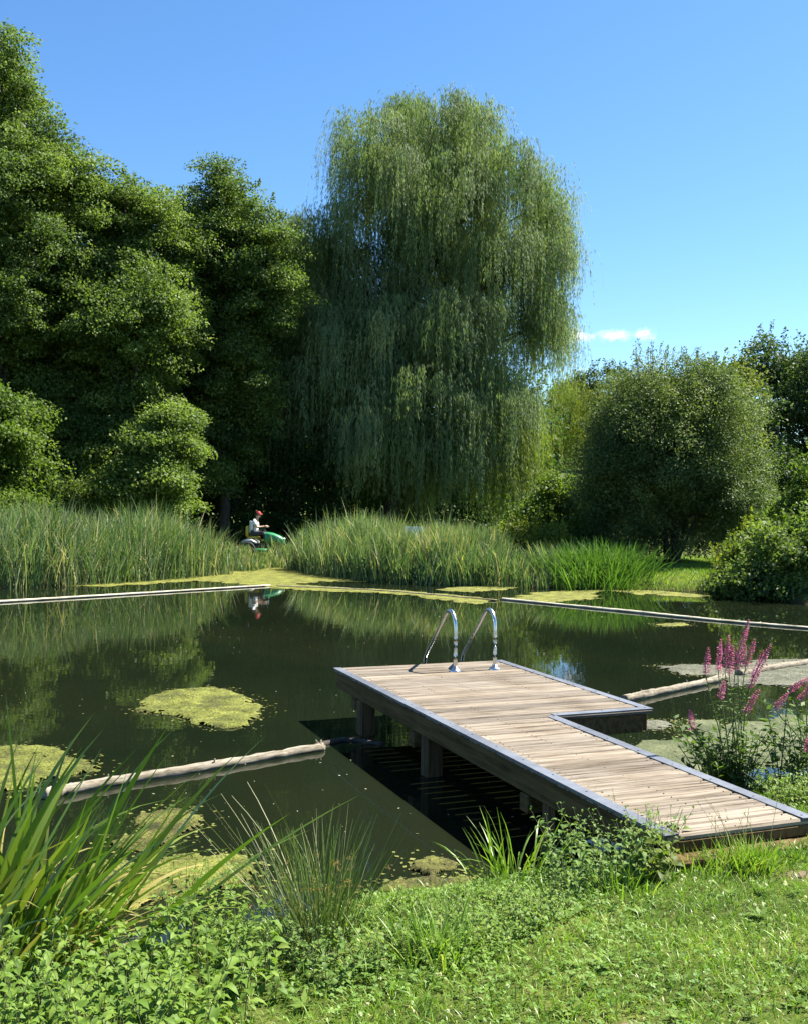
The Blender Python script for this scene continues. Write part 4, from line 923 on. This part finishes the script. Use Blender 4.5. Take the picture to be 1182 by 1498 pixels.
for rmul, z0, nm_ in ((1.06, -.03, 'hair'), (1.14, .035, 'cap')):
    mb = MB(); v = []; nr = 7
    for i in range(nr):
        ph = (math.pi*.5-math.asin(z0/.125))*i/(nr-1); zz = math.cos(ph)*.125*rmul; rr = math.sin(ph)
        for q in range(na):
            a = 2*math.pi*q/na; sc_ = (1 if nm_ == 'cap' or math.cos(a) < .35 or zz > .03 else .9)
            v.append(hc+np.array([math.cos(a)*rr*.102*rmul*sc_-.006+zz*.12, math.sin(a)*rr*.082*rmul, zz]))
    mb.add(v, [[i*na+j, (i+1)*na+j, (i+1)*na+(j+1) % na, i*na+(j+1) % na] for i in range(nr-1) for j in range(na)])
    o = mb.build(nm_, M['hair' if nm_ == 'hair' else 'red'], person, True)
mb = MB(); vis = []
for i, t in enumerate(np.linspace(0, 1, 5)):
    for a in np.linspace(-1.1, 1.1, 9): vis.append(hc+np.array([math.cos(a)*(.105+.075*t*math.cos(a)), math.sin(a)*.092, .045-.022*t-.01*math.sin(a)**2]))
mb.add(vis, [[i*9+j, i*9+j+1, (i+1)*9+j+1, (i+1)*9+j] for i in range(4) for j in range(8)])
vz = mb.build('visor', M['red'], o, True); sm_ = vz.modifiers.new('thick', 'SOLIDIFY'); sm_.thickness = .006

# small man-made things beyond the reeds
bx_ = at(838, 790, 38.5); M['binm'] = plain('dark_box', (.02, .022, .024), .5)
bn = empty('dark_box', (bx_[0], 38.5, hz(bx_[0], 38.5)), 'small dark box standing on the lawn behind the arching clump', 'box')
c0 = np.array([bx_[0], 38.5, bn.location.z]); I3 = np.eye(3)
hgt = bx_[2]+.18-c0[2]
mb = MB(); mb.box(c0+np.array([0, 0, hgt/2]), I3, (.24, .2, hgt/2)); o = mb.build('body', M['binm'], bn); q = o.modifiers.new('bevel', 'BEVEL'); q.width = .02; q.segments = 2
mb = MB(); mb.box(c0+np.array([0, 0, hgt+.022]), I3, (.265, .225, .02)); o = mb.build('lid', M['binm'], bn); q = o.modifiers.new('bevel', 'BEVEL'); q.width = .012; q.segments = 2
wx = at(606, 778, 33.9); M['whitep'] = plain('white_panel', (.75, .76, .78), .5, var=.05)
wp = empty('white_board', (wx[0], 33.9, hz(wx[0], 33.9)), 'small white board half hidden behind the reeds in front of the willow', 'board')
mb = MB(); mb.box(wx, I3, (.3, .02, .17)); o = mb.build('panel', M['whitep'], wp)
for s in (-.22, .22):
    mb = MB(); mb.tube([(wx[0]+s, 33.935, wp.location.z-.1), (wx[0]+s, 33.935, wx[2]+.1)], .025, 8); mb.build('leg', M['grey'], wp)

for o in list(bn.children)+list(wp.children): flat_faces(o)
# ------------------------------------------------------------------ near bank: lawn, herbs and plants
def frustum(p, margin=1.2):
    """near-bank ground worth covering: what the path could see, with room to step aside"""
    return (np.abs(p[:, 0]) < p[:, 1]*.40+margin)
def under_jetty(p, m_=.04):
    q = p-JA; s = q@jd; c = q@jc
    return (s > -.1) & (s < JL+m_) & (c > -m_) & (c < np.where(s < JS, JP, JW)+m_)
def scatter(n, x0, x1, y0, y1, rng, dmin=.1, dens=None):
    p = np.stack([rng.uniform(x0, x1, n), rng.uniform(y0, y1, n)], 1)
    k = frustum(p) & (sdist(p) > dmin) & ~under_jetty(p)
    if dens is not None: k &= rng.random(n) < dens(p)
    return p[k]
def at_ground(px, py):
    """where the line of sight meets the near bank"""
    z = .5
    for _ in range(8): q = onplane(px, py, z); z = hz(q[0], q[1])
    return np.array([q[0], q[1], z])
rng = np.random.default_rng(301)
mb = MB()
SCRAPES = [(onplane(935, 1488, .6)[:2], .16), (onplane(1168, 1262, .5)[:2], .09), (onplane(1080, 1236, .5)[:2], .22)]
def scr(p):
    o = np.zeros(len(p))
    for c, r in SCRAPES: o = np.maximum(o, np.exp(-(((p-c)**2).sum(1)/r**2)**2))
    return o
def lawn_d(p): return (1-.6*scr(p))*np.clip(1.25-(p[:, 1]-2.4)*.13, .3, 1)*(.72+.28*vnoise(p, 3, 31))
p = scatter(430000, -4, 5.6, 2.2, 9.4, rng, .15, lawn_d); n = len(p)
edge = np.clip(1-(sdist(p)-.1)/.7, 0, 1)
tall = np.where(rng.random(n) < .04+.25*edge, 1.9, 1.0)
tone = np.clip(.36+.17*rng.normal(size=n)+.16*vnoise(p, 1.1, 32)+.10*vnoise(p, 4, 33), 0, .78); tone = np.where(rng.random(n) < .045+.06*np.clip(vnoise(p, 1.6, 34), 0, 1), .98, tone)
blades(mb, np.concatenate([p, height(p)[:, None]-.005], 1), rng.normal(size=(n, 2))*.42, rng.uniform(.028, .07, n)*tall*(1+.3*vnoise(p, 2.2, 35)), rng.uniform(.0026, .0058, n), rng.uniform(.1, 1.7, n), tone, K=3, rng=rng)
tag(mb.build('lawn_grass', M['grass']), 'short sunlit lawn grass on the near bank', 'grass', kind='stuff')
# clover and small herbs in the lawn
mb = MB(); p = scatter(60000, -4, 5.6, 2.2, 8.6, rng, .1, lambda q: np.clip(.35+.9*vnoise(q, 1.4, 36)+.3*vnoise(q, 5, 37), 0.02, 1)); n = len(p)
z = height(p)+rng.uniform(.018, .05, n)
for k in range(3):
    a = rng.uniform(0, 6.28, n) if k == 0 else a+2.094
    d = np.stack([np.cos(a), np.sin(a), rng.normal(size=n)*.25-.05], 1); L = rng.uniform(.011, .021, n)
    leaves(mb, np.concatenate([p, z[:, None]], 1), d, np.array([[0, 0, 1.]])+rng.normal(size=(n, 3))*.3, L, L*.85, np.clip(.5+.22*rng.normal(size=n), 0, 1), fold=.12)
tag(mb.build('clover', M['clover']), 'clover and small round leaves spread through the lawn', 'clover', kind='stuff')
# broad leaved rosettes
mb = MB(); p = scatter(330, -2.5, 3.4, 2.4, 6.6, rng, .3)
for q in p[:130]:
    k = rng.integers(5, 10); a = np.arange(k)*6.28/k+rng.uniform(0, 1); L = rng.uniform(.03, .075)*rng.uniform(.7, 1.2, k); el = rng.uniform(.1, .6, k)
    c = np.array([q[0], q[1], hz(*q)+.012]); leaves(mb, c+np.zeros((k, 3)), np.stack([np.cos(a)*np.cos(el), np.sin(a)*np.cos(el), np.sin(el)], 1), np.array([[0, 0, 1.]])+rng.normal(size=(k, 3))*.2, L, L*.34, np.clip(.45+.2*rng.normal(size=k), 0, 1), fold=.1)
tag(mb.build('lawn_weeds', M['nettle']), 'flat rosettes of broad leaved weeds in the lawn', 'weeds', kind='stuff')
# tiny white clover heads
p = scatter(500, -2, 3, 2.6, 6.2, rng, .2, lambda q: np.clip(vnoise(q, 1.2, 38), 0, 1)); mb = MB()
for q in p[:60]:
    c = np.array([q[0], q[1], hz(*q)+rng.uniform(.04, .07)]); k = 26
    leaves(mb, c+np.zeros((k, 3)), rng.normal(size=(k, 3))+np.array([0, 0, .4]), rng.normal(size=(k, 3)), .009, .004, rng.uniform(.6, 1, k))
M['whitefl'] = leaf_mat('white_clover_heads', [(.45, .45, .36), (.6, .6, .52), (.7, .68, .62)], patch=0)
tag(mb.build('clover_flowers', M['whitefl']), 'scattered tiny white clover heads in the lawn', 'flowers', kind='stuff')

def herb(mb, st, base, h, pairs, L, rng, lean, wd=.5, tone0=.5, side=True, droop=.5, serr=False, r=.0022, whorl=2):
    """one stem with pairs of drooping two-part leaves"""
    top = base+np.array([lean[0], lean[1], 1.0])*h; mid = base*.5+top*.5+np.array([-lean[0], -lean[1], 0])*h*.15
    pl = spline([base, mid, top], 6); st.tube(pl, np.linspace(r, r*.45, len(pl)), 4, caps=False)
    t = np.linspace(.14, 1, pairs); f = t*(len(pl)-1); i = np.clip(f.astype(int), 0, len(pl)-2); c = pl[i]+(pl[i+1]-pl[i])*(f-i)[:, None]
    a0 = rng.uniform(0, 6.28)+np.arange(pairs)*1.571+rng.normal(size=pairs)*.3
    sz = L*(np.interp(t, [0, .35, .8, 1], [.7, 1, .8, .35]))*rng.uniform(.8, 1.2, pairs)
    for k in range(whorl):
        a = a0+k*2*math.pi/whorl; el = np.interp(t, [0, .8, 1], [.05, .3, .9])+rng.normal(size=pairs)*.2
        hd = np.stack([np.cos(a), np.sin(a)], 1)
        d1 = np.stack([hd[:, 0]*np.cos(el), hd[:, 1]*np.cos(el), np.sin(el)], 1); e2 = el-droop*rng.uniform(.6, 1.8, pairs)
        d2 = np.stack([hd[:, 0]*np.cos(e2), hd[:, 1]*np.cos(e2), np.sin(e2)], 1)
        s_ = np.stack([-hd[:, 1], hd[:, 0], rng.normal(size=pairs)*.25], 1); nm = np.cross(d1, s_)
        S = sz[:, None]; w = S*wd
        p0 = c+d1*S*.12; p1 = p0+d1*S*.38; p2 = p1+d2*S*.32; p3 = p2+nrm(d2-np.array([0, 0, .3]))*S*.3
        fd = nm*w*.16
        V = np.stack([p0, p1-s_*w*.5+fd, p1, p1+s_*w*.5+fd, p2-s_*w*.38+fd, p2, p2+s_*w*.38+fd, p3], 1)
        F = np.array([[0, 2, 1, 1], [0, 3, 2, 2], [1, 2, 5, 4], [2, 3, 6, 5], [4, 5, 7, 7], [5, 6, 7, 7]])
        F = (np.arange(pairs)[:, None, None]*8+F[None]).reshape(-1, 4)
        mb.add(V.reshape(-1, 3), F, np.repeat(np.clip(tone0+.17*rng.normal(size=pairs)+.15*(t-.5), 0, 1), 6))
def herb_patch(name, label, cat, pts, hr, Lr, mat, seed, kind=None, group=None, lean=.25, wd=.5, tone0=.5, pairs=None, droop=.5, **kw):
    rng = np.random.default_rng(seed); mb = MB(); st = MB()
    for p in pts:
        h = rng.uniform(*hr)*(kw.get('hf')(p) if 'hf' in kw else 1); L = rng.uniform(*Lr)
        herb(mb, st, np.array([p[0], p[1], hz(p[0], p[1])-.02]), h, pairs or max(4, int(h/.045)), L, rng, rng.normal(size=2)*lean, wd, tone0+.1*rng.normal(), droop=droop)
    if not mb.v: return None
    o = mb.build(name, M[mat]); tag(o, label, cat, group, kind)
    st.build('stems', M['stem'], o); return o
# nettles and bank herbs, lower left
rng = np.random.default_rng(310)
def px_pts(poly, n, rng, jit=0.03):
    """ground points under a region of the bank"""
    P = np.array(poly, float); lo, hi = P.min(0), P.max(0); out_ = []
    while len(out_) < n:
        q = rng.uniform(lo, hi, (n*2, 2)); q = q[inside(q, P)]
        for a in q[:n-len(out_)]: out_.append(at_ground(*a)[:2])
    o = np.array(out_)+rng.normal(size=(n, 2))*jit
    return o[sdist(o) > -.15]
pts = px_pts([(-160, 1450), (60, 1445), (200, 1415), (330, 1360), (430, 1380), (440, 1440), (340, 1500), (250, 1600), (-200, 1640)], 300, rng)
herb_patch('nettle_patch', 'dense bright green nettles covering the bank at the lower left corner', 'nettles', pts, (.12, .42), (.05, .1), 'nettle', 311, kind='stuff', lean=.2, wd=.4, droop=.5)
pts = px_pts([(330, 1375), (420, 1350), (560, 1330), (600, 1400), (540, 1440), (420, 1470)], 130, rng)
herb_patch('bank_herbs', 'low dark leafy herbs round the foot of the rush tuft', 'herbs', pts, (.08, .22), (.03, .055), 'nettle_dk', 312, kind='stuff', lean=.3, wd=.6)
pts = px_pts([(560, 1330), (700, 1310), (800, 1300), (860, 1310), (800, 1370), (660, 1420), (580, 1420)], 420, rng)
herb_patch('bank_herbs', 'fresh light green low herbs on the bank edge between the rush tuft and the jetty', 'herbs', pts, (.05, .15), (.02, .042), 'nettle', 313, kind='stuff', lean=.35, wd=.75, tone0=.55)
pts = px_pts([(1060, 1165), (1120, 1150), (1260, 1170), (1280, 1215), (1180, 1185), (1110, 1170)], 220, rng)
herb_patch('bank_herbs', 'bright green low herbs on the bank right of the jetty below the pink flowers', 'herbs', pts, (.08, .24), (.025, .055), 'nettle', 314, kind='stuff', lean=.35, wd=.6, tone0=.6)
pts = px_pts([(800, 1275), (860, 1262), (930, 1255), (990, 1262), (960, 1290), (870, 1310), (800, 1300)], 130, rng, .04)
herb_patch('nettle_clump', 'dark nettle clump growing up against the left edge of the jetty', 'nettles', pts, (.14, .42), (.04, .07), 'nettle_dk', 315, kind='stuff', lean=.22, wd=.45)
pts = px_pts([(900, 1285), (960, 1262), (985, 1265), (980, 1285), (940, 1300)], 14, rng, .03)
herb_patch('yellow_herb', 'yellowish broad leaved herb at the near left corner of the jetty', 'herb', pts, (.16, .32), (.06, .09), 'shrub_y', 316, kind='stuff', lean=.25, wd=.6)
pts = px_pts([(255, 1385), (330, 1350), (350, 1375), (290, 1400)], 22, rng, .02)
herb_patch('nettle_clump', 'tall nettles in front of the yellow green algae left of the rush tuft', 'nettles', pts, (.3, .55), (.05, .075), 'nettle', 317, kind='stuff', lean=.14, wd=.45)

# rush tuft
g = at_ground(455, 1392)
def rush_tuft():
    rng = np.random.default_rng(320); mb = MB(); n = 380; q = rng.normal(size=(n, 2))*.075; p = g[:2]+q+np.array([.02, .12])
    ld = q*2.2+rng.normal(size=(n, 2))*.17+np.array([-.05, .02])
    dry = rng.random(n) < .12
    pts_ = blades(mb, np.concatenate([p, height(p)[:, None]-.02], 1), ld, rng.uniform(.25, .64, n), rng.uniform(.003, .0048, n), np.abs(rng.normal(size=n))*.28, np.where(dry, .97, np.clip(.4+.2*rng.normal(size=n), 0, .75)), K=6, rng=rng, tip=.3)
    # a few long pale stems leaning far over the water
    nl = 16; ql = np.tile(g[:2]+np.array([0, .12]), (nl, 1))+rng.normal(size=(nl, 2))*.06
    ldl = np.stack([rng.uniform(-.85, -.3, nl), rng.normal(size=nl)*.2], 1)
    blades(mb, np.concatenate([ql, height(ql)[:, None]], 1), ldl, rng.uniform(.6, .95, nl), np.full(nl, .0045), rng.uniform(.0, .5, nl), np.full(nl, .95), K=7, rng=rng, tip=.4)
    o = mb.build('rush_tuft', M['rush']); tag(o, 'tuft of thin upright rushes on the near bank, some pale stems leaning left', 'rushes')
    mb = MB()
    for i in rng.choice(n, 55, replace=False):    # small brown flower knots near the tips
        c = pts_[i, 4]; k = 12
        leaves(mb, c+rng.normal(size=(k, 3))*.004, rng.normal(size=(k, 3))+np.array([.2, 0, .3]), rng.normal(size=(k, 3)), rng.uniform(.008, .018, k), .004, rng.random(k))
    M['knot'] = leaf_mat('rush_flowers', [(.16, .10, .04), (.28, .19, .08), (.4, .3, .14)], patch=0)
    mb.build('flower_knots', M['knot'], o)['kind'] = 'stuff'
rush_tuft()

# yellow flag leaves at the left edge
def flag_clump():
    rng = np.random.default_rng(330); mb = MB(); c = at_ground(15, 1440)[:2]; n = 210
    q = rng.normal(size=(n, 2))*np.array([.22, .16]); p = c+q+np.array([-.16, .05])
    old = rng.random(n) < .24
    ld = np.stack([.20+.27*rng.normal(size=n)+q[:, 0]*.9, .22*rng.normal(size=n)+q[:, 1]*.7], 1)
    L = np.where(old, rng.uniform(.55, 1.1, n), rng.uniform(.75, 1.4, n)); bd = np.where(old, rng.uniform(.9, 1.9, n), np.abs(rng.normal(size=n))*.55)
    th = rng.normal(size=n)*.7
    tone = np.where(old, rng.uniform(.78, 1, n), np.clip(.36+.2*rng.normal(size=n), 0, .7))
    blades(mb, np.concatenate([p, height(p)[:, None]-.03], 1), ld, L, rng.uniform(.02, .038, n), bd, tone, K=9, rng=rng, face=th, tip=.02)
    # long blades leaning right over the water
    k = 12; p = np.tile(c, (k, 1))+rng.normal(size=(k, 2))*.08; ld = np.stack([rng.uniform(.3, .7, k), rng.uniform(-.1, .35, k)], 1)
    blades(mb, np.concatenate([p, height(p)[:, None]], 1), ld, rng.uniform(.6, .95, k), rng.uniform(.016, .026, k), rng.uniform(0, .35, k), np.clip(.3+.2*rng.normal(size=k), 0, .6), K=9, rng=rng, face=rng.normal(size=k)*.5+1.2, tip=.02)
    # yellowed blades bent down to the water
    k = 26; p = np.tile(c, (k, 1))+rng.normal(size=(k, 2))*.12+np.array([0, .05]); ld = np.stack([rng.uniform(.7, 1.7, k), rng.uniform(-.25, .3, k)], 1)
    blades(mb, np.concatenate([p, height(p)[:, None]], 1), ld, rng.uniform(.55, .95, k), rng.uniform(.013, .022, k), rng.uniform(.3, .9, k), rng.uniform(.72, 1, k), K=9, rng=rng, face=rng.normal(size=k)*.5+1.4, tip=.02)
    tag(mb.build('sword_leaf_clump', M['iris_near']), 'big clump of long sword leaves at the left edge, several yellowed and bent down', 'plant')
flag_clump()

def gtuft(px, py, label, n, rad, lm, seed, lean=.3, bend=.6, mat='grass', w=(.004, .009), group='grass tufts on the near bank', **kw):
    q = at_ground(px, py); tuft('grass_tuft', label, 'grass tuft', q[0], q[1], n, rad, lm[0], lm[1], w[0], w[1], lean, bend, mat, seed, group, **kw)
gtuft(752, 1288, 'loose tuft of long bent grass blades standing before the dark water left of the jetty', 60, .16, (.25, .5), 341, .4, 1.0, w=(.007, .013))
gtuft(1098, 1268, 'dense bright grass tuft in front of the near end of the jetty', 520, .17, (.08, .2), 342, .4, .8)
gtuft(1163, 1258, 'low grass tuft beside a bare patch at the right edge', 260, .12, (.05, .13), 343, .5, .9)
gtuft(1030, 1275, 'thin grass tuft under the near left corner of the jetty', 160, .2, (.08, .2), 344, .4, .8)
gtuft(640, 1400, 'soft light grass tuft on the bank right of the rushes', 240, .18, (.1, .26), 345, .4, .8)
gtuft(905, 1300, 'grass tuft below the dark nettle clump', 180, .16, (.08, .2), 346, .4, .8)
# thin seed stems by the jetty end
rng = np.random.default_rng(350); mb = MB(); q = at_ground(1075, 1262)[:2]; n = 14; p = q+rng.normal(size=(n, 2))*np.array([.1, .04])
pp = blades(mb, np.concatenate([p, height(p)[:, None]], 1), rng.normal(size=(n, 2))*.22+np.array([-.12, 0]), rng.uniform(.25, .42, n), .0028, rng.uniform(0, .4, n), np.full(n, .9), K=6, rng=rng, tip=.5)
for i in range(n):
    c = pp[i, 4:].mean(0); k = 20; t = rng.random(k)[:, None]
    leaves(mb, pp[i, 4]*(1-t)+pp[i, 6]*t, rng.normal(size=(k, 3))*.4+np.array([0, 0, 1]), rng.normal(size=(k, 3)), .009, .003, rng.uniform(.7, 1, k))
tag(mb.build('seed_grass', M['rush']), 'few thin dark grass stems with seed heads before the near end of the jetty', 'grass stems')
# bare earth scrapes
M['soil'] = plain('bare_soil', (.13, .09, .052), .95, var=.5, scale=25, bmp=.8)
for i, (c, r) in enumerate(SCRAPES):
    a = np.linspace(0, 2*math.pi, 41)[:-1]; rr = np.array([0.02, .35, .7, 1.0]); R = r*(1+.35*vnoise(np.stack([np.cos(a)*2+i*9, np.sin(a)*2], 1), 1, 44)); v = []
    for q in rr: v += [np.array([c[0]+math.cos(t)*k*q*1.2, c[1]+math.sin(t)*k*q*.7, 0]) for t, k in zip(a, R)]
    v = np.array(v); v[:, 2] = height(v[:, :2])+np.repeat([.012, .011, .009, -.02], 40)
    f = [[j*40+k, j*40+(k+1) % 40, (j+1)*40+(k+1) % 40, (j+1)*40+k] for j in range(3) for k in range(40)]
    tag(link('bare_earth', make_mesh('bare_earth', v, f, smooth=True), M['soil']), kind='structure')

# far lawn: longer grass along the water and on the bank behind it
rng = np.random.default_rng(360); mb = MB()
p = np.stack([rng.uniform(4, 13, 60000), rng.uniform(28.2, 40, 60000)], 1); p = p[sdist(p) > -.05]; n = len(p); e = np.clip(1-sdist(p)/.6, 0, 1)
blades(mb, np.concatenate([p, np.maximum(height(p), 0)[:, None]], 1), rng.normal(size=(n, 2))*.3, rng.uniform(.05, .12, n)*(1+2.2*e*rng.random(n)), rng.uniform(.008, .016, n), rng.uniform(.1, 1, n), np.clip(.5+.18*rng.normal(size=n)+.2*vnoise(p, .5, 39), 0, .9), K=2, rng=rng)
tag(mb.build('meadow_grass', M['grass']), 'grass on the far lawn under the round bush', 'grass', kind='stuff')

# ------------------------------------------------------------------ purple loosestrife
def loosestrife(label, base, spikes, seed, nleaf, extra=0, over=0):
    rng = np.random.default_rng(seed); st = MB(); lf_ = MB(); root = empty('loosestrife_plant', base, label, 'flowering plant', 'purple loosestrife on the bank')
    for (tx, ty, bx, by) in spikes:
        Y = base[1]+rng.uniform(-.3, .3); T = at(tx, ty, Y); B = at(bx, by, Y+rng.uniform(-.04, .04)); s = base+np.array([rng.normal()*.07, rng.normal()*.07, 0])
        pl = spline([s, s*.55+B*.45+np.array([0, 0, .06]), B, T], 30); st.tube(pl, np.linspace(.006, .002, len(pl)), 5)
        Ls = np.linalg.norm(T-B); n = int(1500*Ls)+40; t = rng.random(n)**.9; c = B+(T-B)*t[:, None]
        ring = np.round(t*Ls/.017)*.017/Ls; c = B+(T-B)*(ring*.75+t*.25)[:, None]
        o = nrm(rng.normal(size=(n, 3))); ax_ = nrm(T-B); o = nrm(o-ax_*(o@ax_)[:, None]); rr = np.interp(t, [0, .12, .6, 1], [.013, .022, .017, .004])
        mb = MB(); L = rng.uniform(.010, .018, n)*np.interp(t, [0, .7, 1], [1, .9, .5])
        leaves(mb, c+o*rr[:, None]*rng.uniform(.3, 1, n)[:, None], o+rng.normal(size=(n, 3))*.5+ax_*.3, rng.normal(size=(n, 3)), L, L*.55, np.clip(.45+.25*rng.normal(size=n), 0, 1))
        mb.build('flower_spike', M['petal'], root)
        # leaves in pairs along the stem
        k = int(nleaf*rng.uniform(.7, 1.2)); tt = rng.uniform(.08, .66, k); i = (tt*(len(pl)-1)).astype(int); c = pl[i]
        a = rng.uniform(0, 6.28, k); d = np.stack([np.cos(a), np.sin(a), rng.uniform(-.2, .7, k)], 1); L = rng.uniform(.04, .085, k)*np.interp(tt, [0, .66], [1.1, .7])
        leaves(lf_, c, d, np.array([[0, 0, 1.]])+rng.normal(size=(k, 3))*.4, L, L*.26, np.clip(.4+.22*rng.normal(size=k), 0, 1), fold=.1)
    for _ in range(extra):    # leafy side shoots that do not flower
        s = base+np.array([rng.normal()*.1, rng.normal()*.08, 0]); e = s+np.array([rng.normal()*.2, rng.normal()*.12, rng.uniform(.2, .62)]); pl = spline([s, s*.5+e*.5+np.array([0, 0, .05]), e], 10)
        st.tube(pl, np.linspace(.005, .002, len(pl)), 5); k = 26; i = rng.integers(2, len(pl), k); a = rng.uniform(0, 6.28, k)
        L = rng.uniform(.045, .095, k); leaves(lf_, pl[i], np.stack([np.cos(a), np.sin(a), rng.uniform(-.1, .8, k)], 1), np.array([[0, 0, 1.]])+rng.normal(size=(k, 3))*.4, L, L*.36, np.clip(.55+.25*rng.normal(size=k), 0, 1), fold=.1)
    for _ in range(over):
        s = base+np.array([rng.uniform(-.32, -.1), rng.uniform(-.3, .0), 0]); e = s+np.array([rng.uniform(-.2, -.02), rng.uniform(-.12, .12), rng.uniform(.35, .62)]); pl = spline([s, s*.5+e*.5+np.array([.04, 0, .05]), e], 10)
        st.tube(pl, np.linspace(.006, .0025, len(pl)), 5); k = 20; i = rng.integers(4, len(pl), k); a = rng.uniform(0, 6.28, k)
        L = rng.uniform(.04, .085, k); leaves(lf_, pl[i], np.stack([np.cos(a), np.sin(a), rng.uniform(-.1, .8, k)], 1), np.array([[0, 0, 1.]])+rng.normal(size=(k, 3))*.4, L, L*.33, np.clip(.5+.25*rng.normal(size=k), 0, 1), fold=.1)
    st.build('stems', M['stem'], root); lf_.build('leaves', M['lleaf'], root)
g = onplane(1072, 1152, .22); g[2] = hz(g[0], g[1])
loosestrife('tall loosestrife with many purple pink flower spikes growing beside the right edge of the jetty', g,
            [(1095, 906, 1079, 966), (1066, 930, 1060, 980), (1054, 935, 1050, 982), (1036, 948, 1032, 987), (1127, 943, 1096, 1006), (1091, 946, 1075, 980), (1110, 1008, 1090, 1043), (1059, 996, 1053, 1022), (1009, 1038, 1013, 1070),
             (1072, 945, 1066, 985), (1116, 952, 1100, 996), (1104, 935, 1090, 975)], 401, 52, 44, 9)
g2 = onplane(1172, 1150, .25); g2[2] = hz(g2[0], g2[1])
loosestrife('second loosestrife with paler pink spikes, half cut off by the right edge of the photo', g2,
            [(1186, 990, 1155, 1010), (1152, 1014, 1134, 1037), (1184, 1006, 1165, 1028), (1196, 985, 1180, 1012), (1183, 1072, 1180, 1100), (1200, 1040, 1192, 1070)], 402, 40, 16)
q = np.array([2.22, 7.05])
rngl = np.random.default_rng(403)

# ------------------------------------------------------------------ clouds
def cloud(label, px, py, rx, ry, seed, dens):
    Y = 4200.0; s = Y/F_PX; c = at(px, py, Y); rng = np.random.default_rng(seed)
    import bmesh
    bm = bmesh.new(); bmesh.ops.create_icosphere(bm, subdivisions=4, radius=1.0); me = bpy.data.meshes.new('cloud'); bm.to_mesh(me); bm.free()
    o = bpy.data.objects.new('cloud', me); COL.objects.link(o); o.location = Vector(c); o.scale = (rx*s, rx*s*.8, ry*s)
    m = bpy.data.materials.new('cloud_vapour'); m.use_nodes = True; n = m.node_tree.nodes; l = m.node_tree.links; n.remove(n['Principled BSDF'])
    tc = n.new('ShaderNodeTexCoord'); ln = n.new('ShaderNodeVectorMath'); ln.operation = 'LENGTH'; l.new(tc.outputs['Object'], ln.inputs[0])
    mp = n.new('ShaderNodeMapping'); mp.inputs['Scale'].default_value = (rx/ry*.7, rx/ry*.7, 1.1); mp.inputs['Location'].default_value = (seed*3.1, seed, 0); l.new(tc.outputs['Object'], mp.inputs[0])
    nz = n.new('ShaderNodeTexNoise'); nz.inputs['Scale'].default_value = 1.3; nz.inputs['Detail'].default_value = 6; nz.inputs['Roughness'].default_value = .62; l.new(mp.outputs[0], nz.inputs['Vector'])
    a = n.new('ShaderNodeMath'); a.operation = 'MULTIPLY_ADD'; a.inputs[1].default_value = 2.6; l.new(nz.outputs['Fac'], a.inputs[0]); a.inputs[2].default_value = -.56
    d = n.new('ShaderNodeMath'); d.operation = 'SUBTRACT'; l.new(a.outputs[0], d.inputs[0]); l.new(ln.outputs['Value'], d.inputs[1])
    mr = n.new('ShaderNodeMapRange'); mr.inputs['From Min'].default_value = 0; mr.inputs['From Max'].default_value = .7; mr.inputs['To Max'].default_value = dens; l.new(d.outputs[0], mr.inputs['Value'])
    v = n.new('ShaderNodeVolumePrincipled'); v.inputs['Color'].default_value = (1, 1, 1, 1); v.inputs['Anisotropy'].default_value = .2; l.new(mr.outputs[0], v.inputs['Density'])
    l.new(v.outputs[0], n['Material Output'].inputs['Volume']); me.materials.append(m)
    tag(o, label, 'cloud', 'small white clouds')
cloud('largest small white cloud, just right of the huge willow', 847, 491, 26, 15, 1, .03)
cloud('thin wispy cloud between the two brighter ones', 898, 491, 36, 11, 2, .012)
cloud('small bright cloud, rightmost of the row above the round bush', 943, 489, 20, 13, 3, .022)
cloud('faint low wisp of cloud under the brightest one', 852, 541, 16, 7, 4, .005)
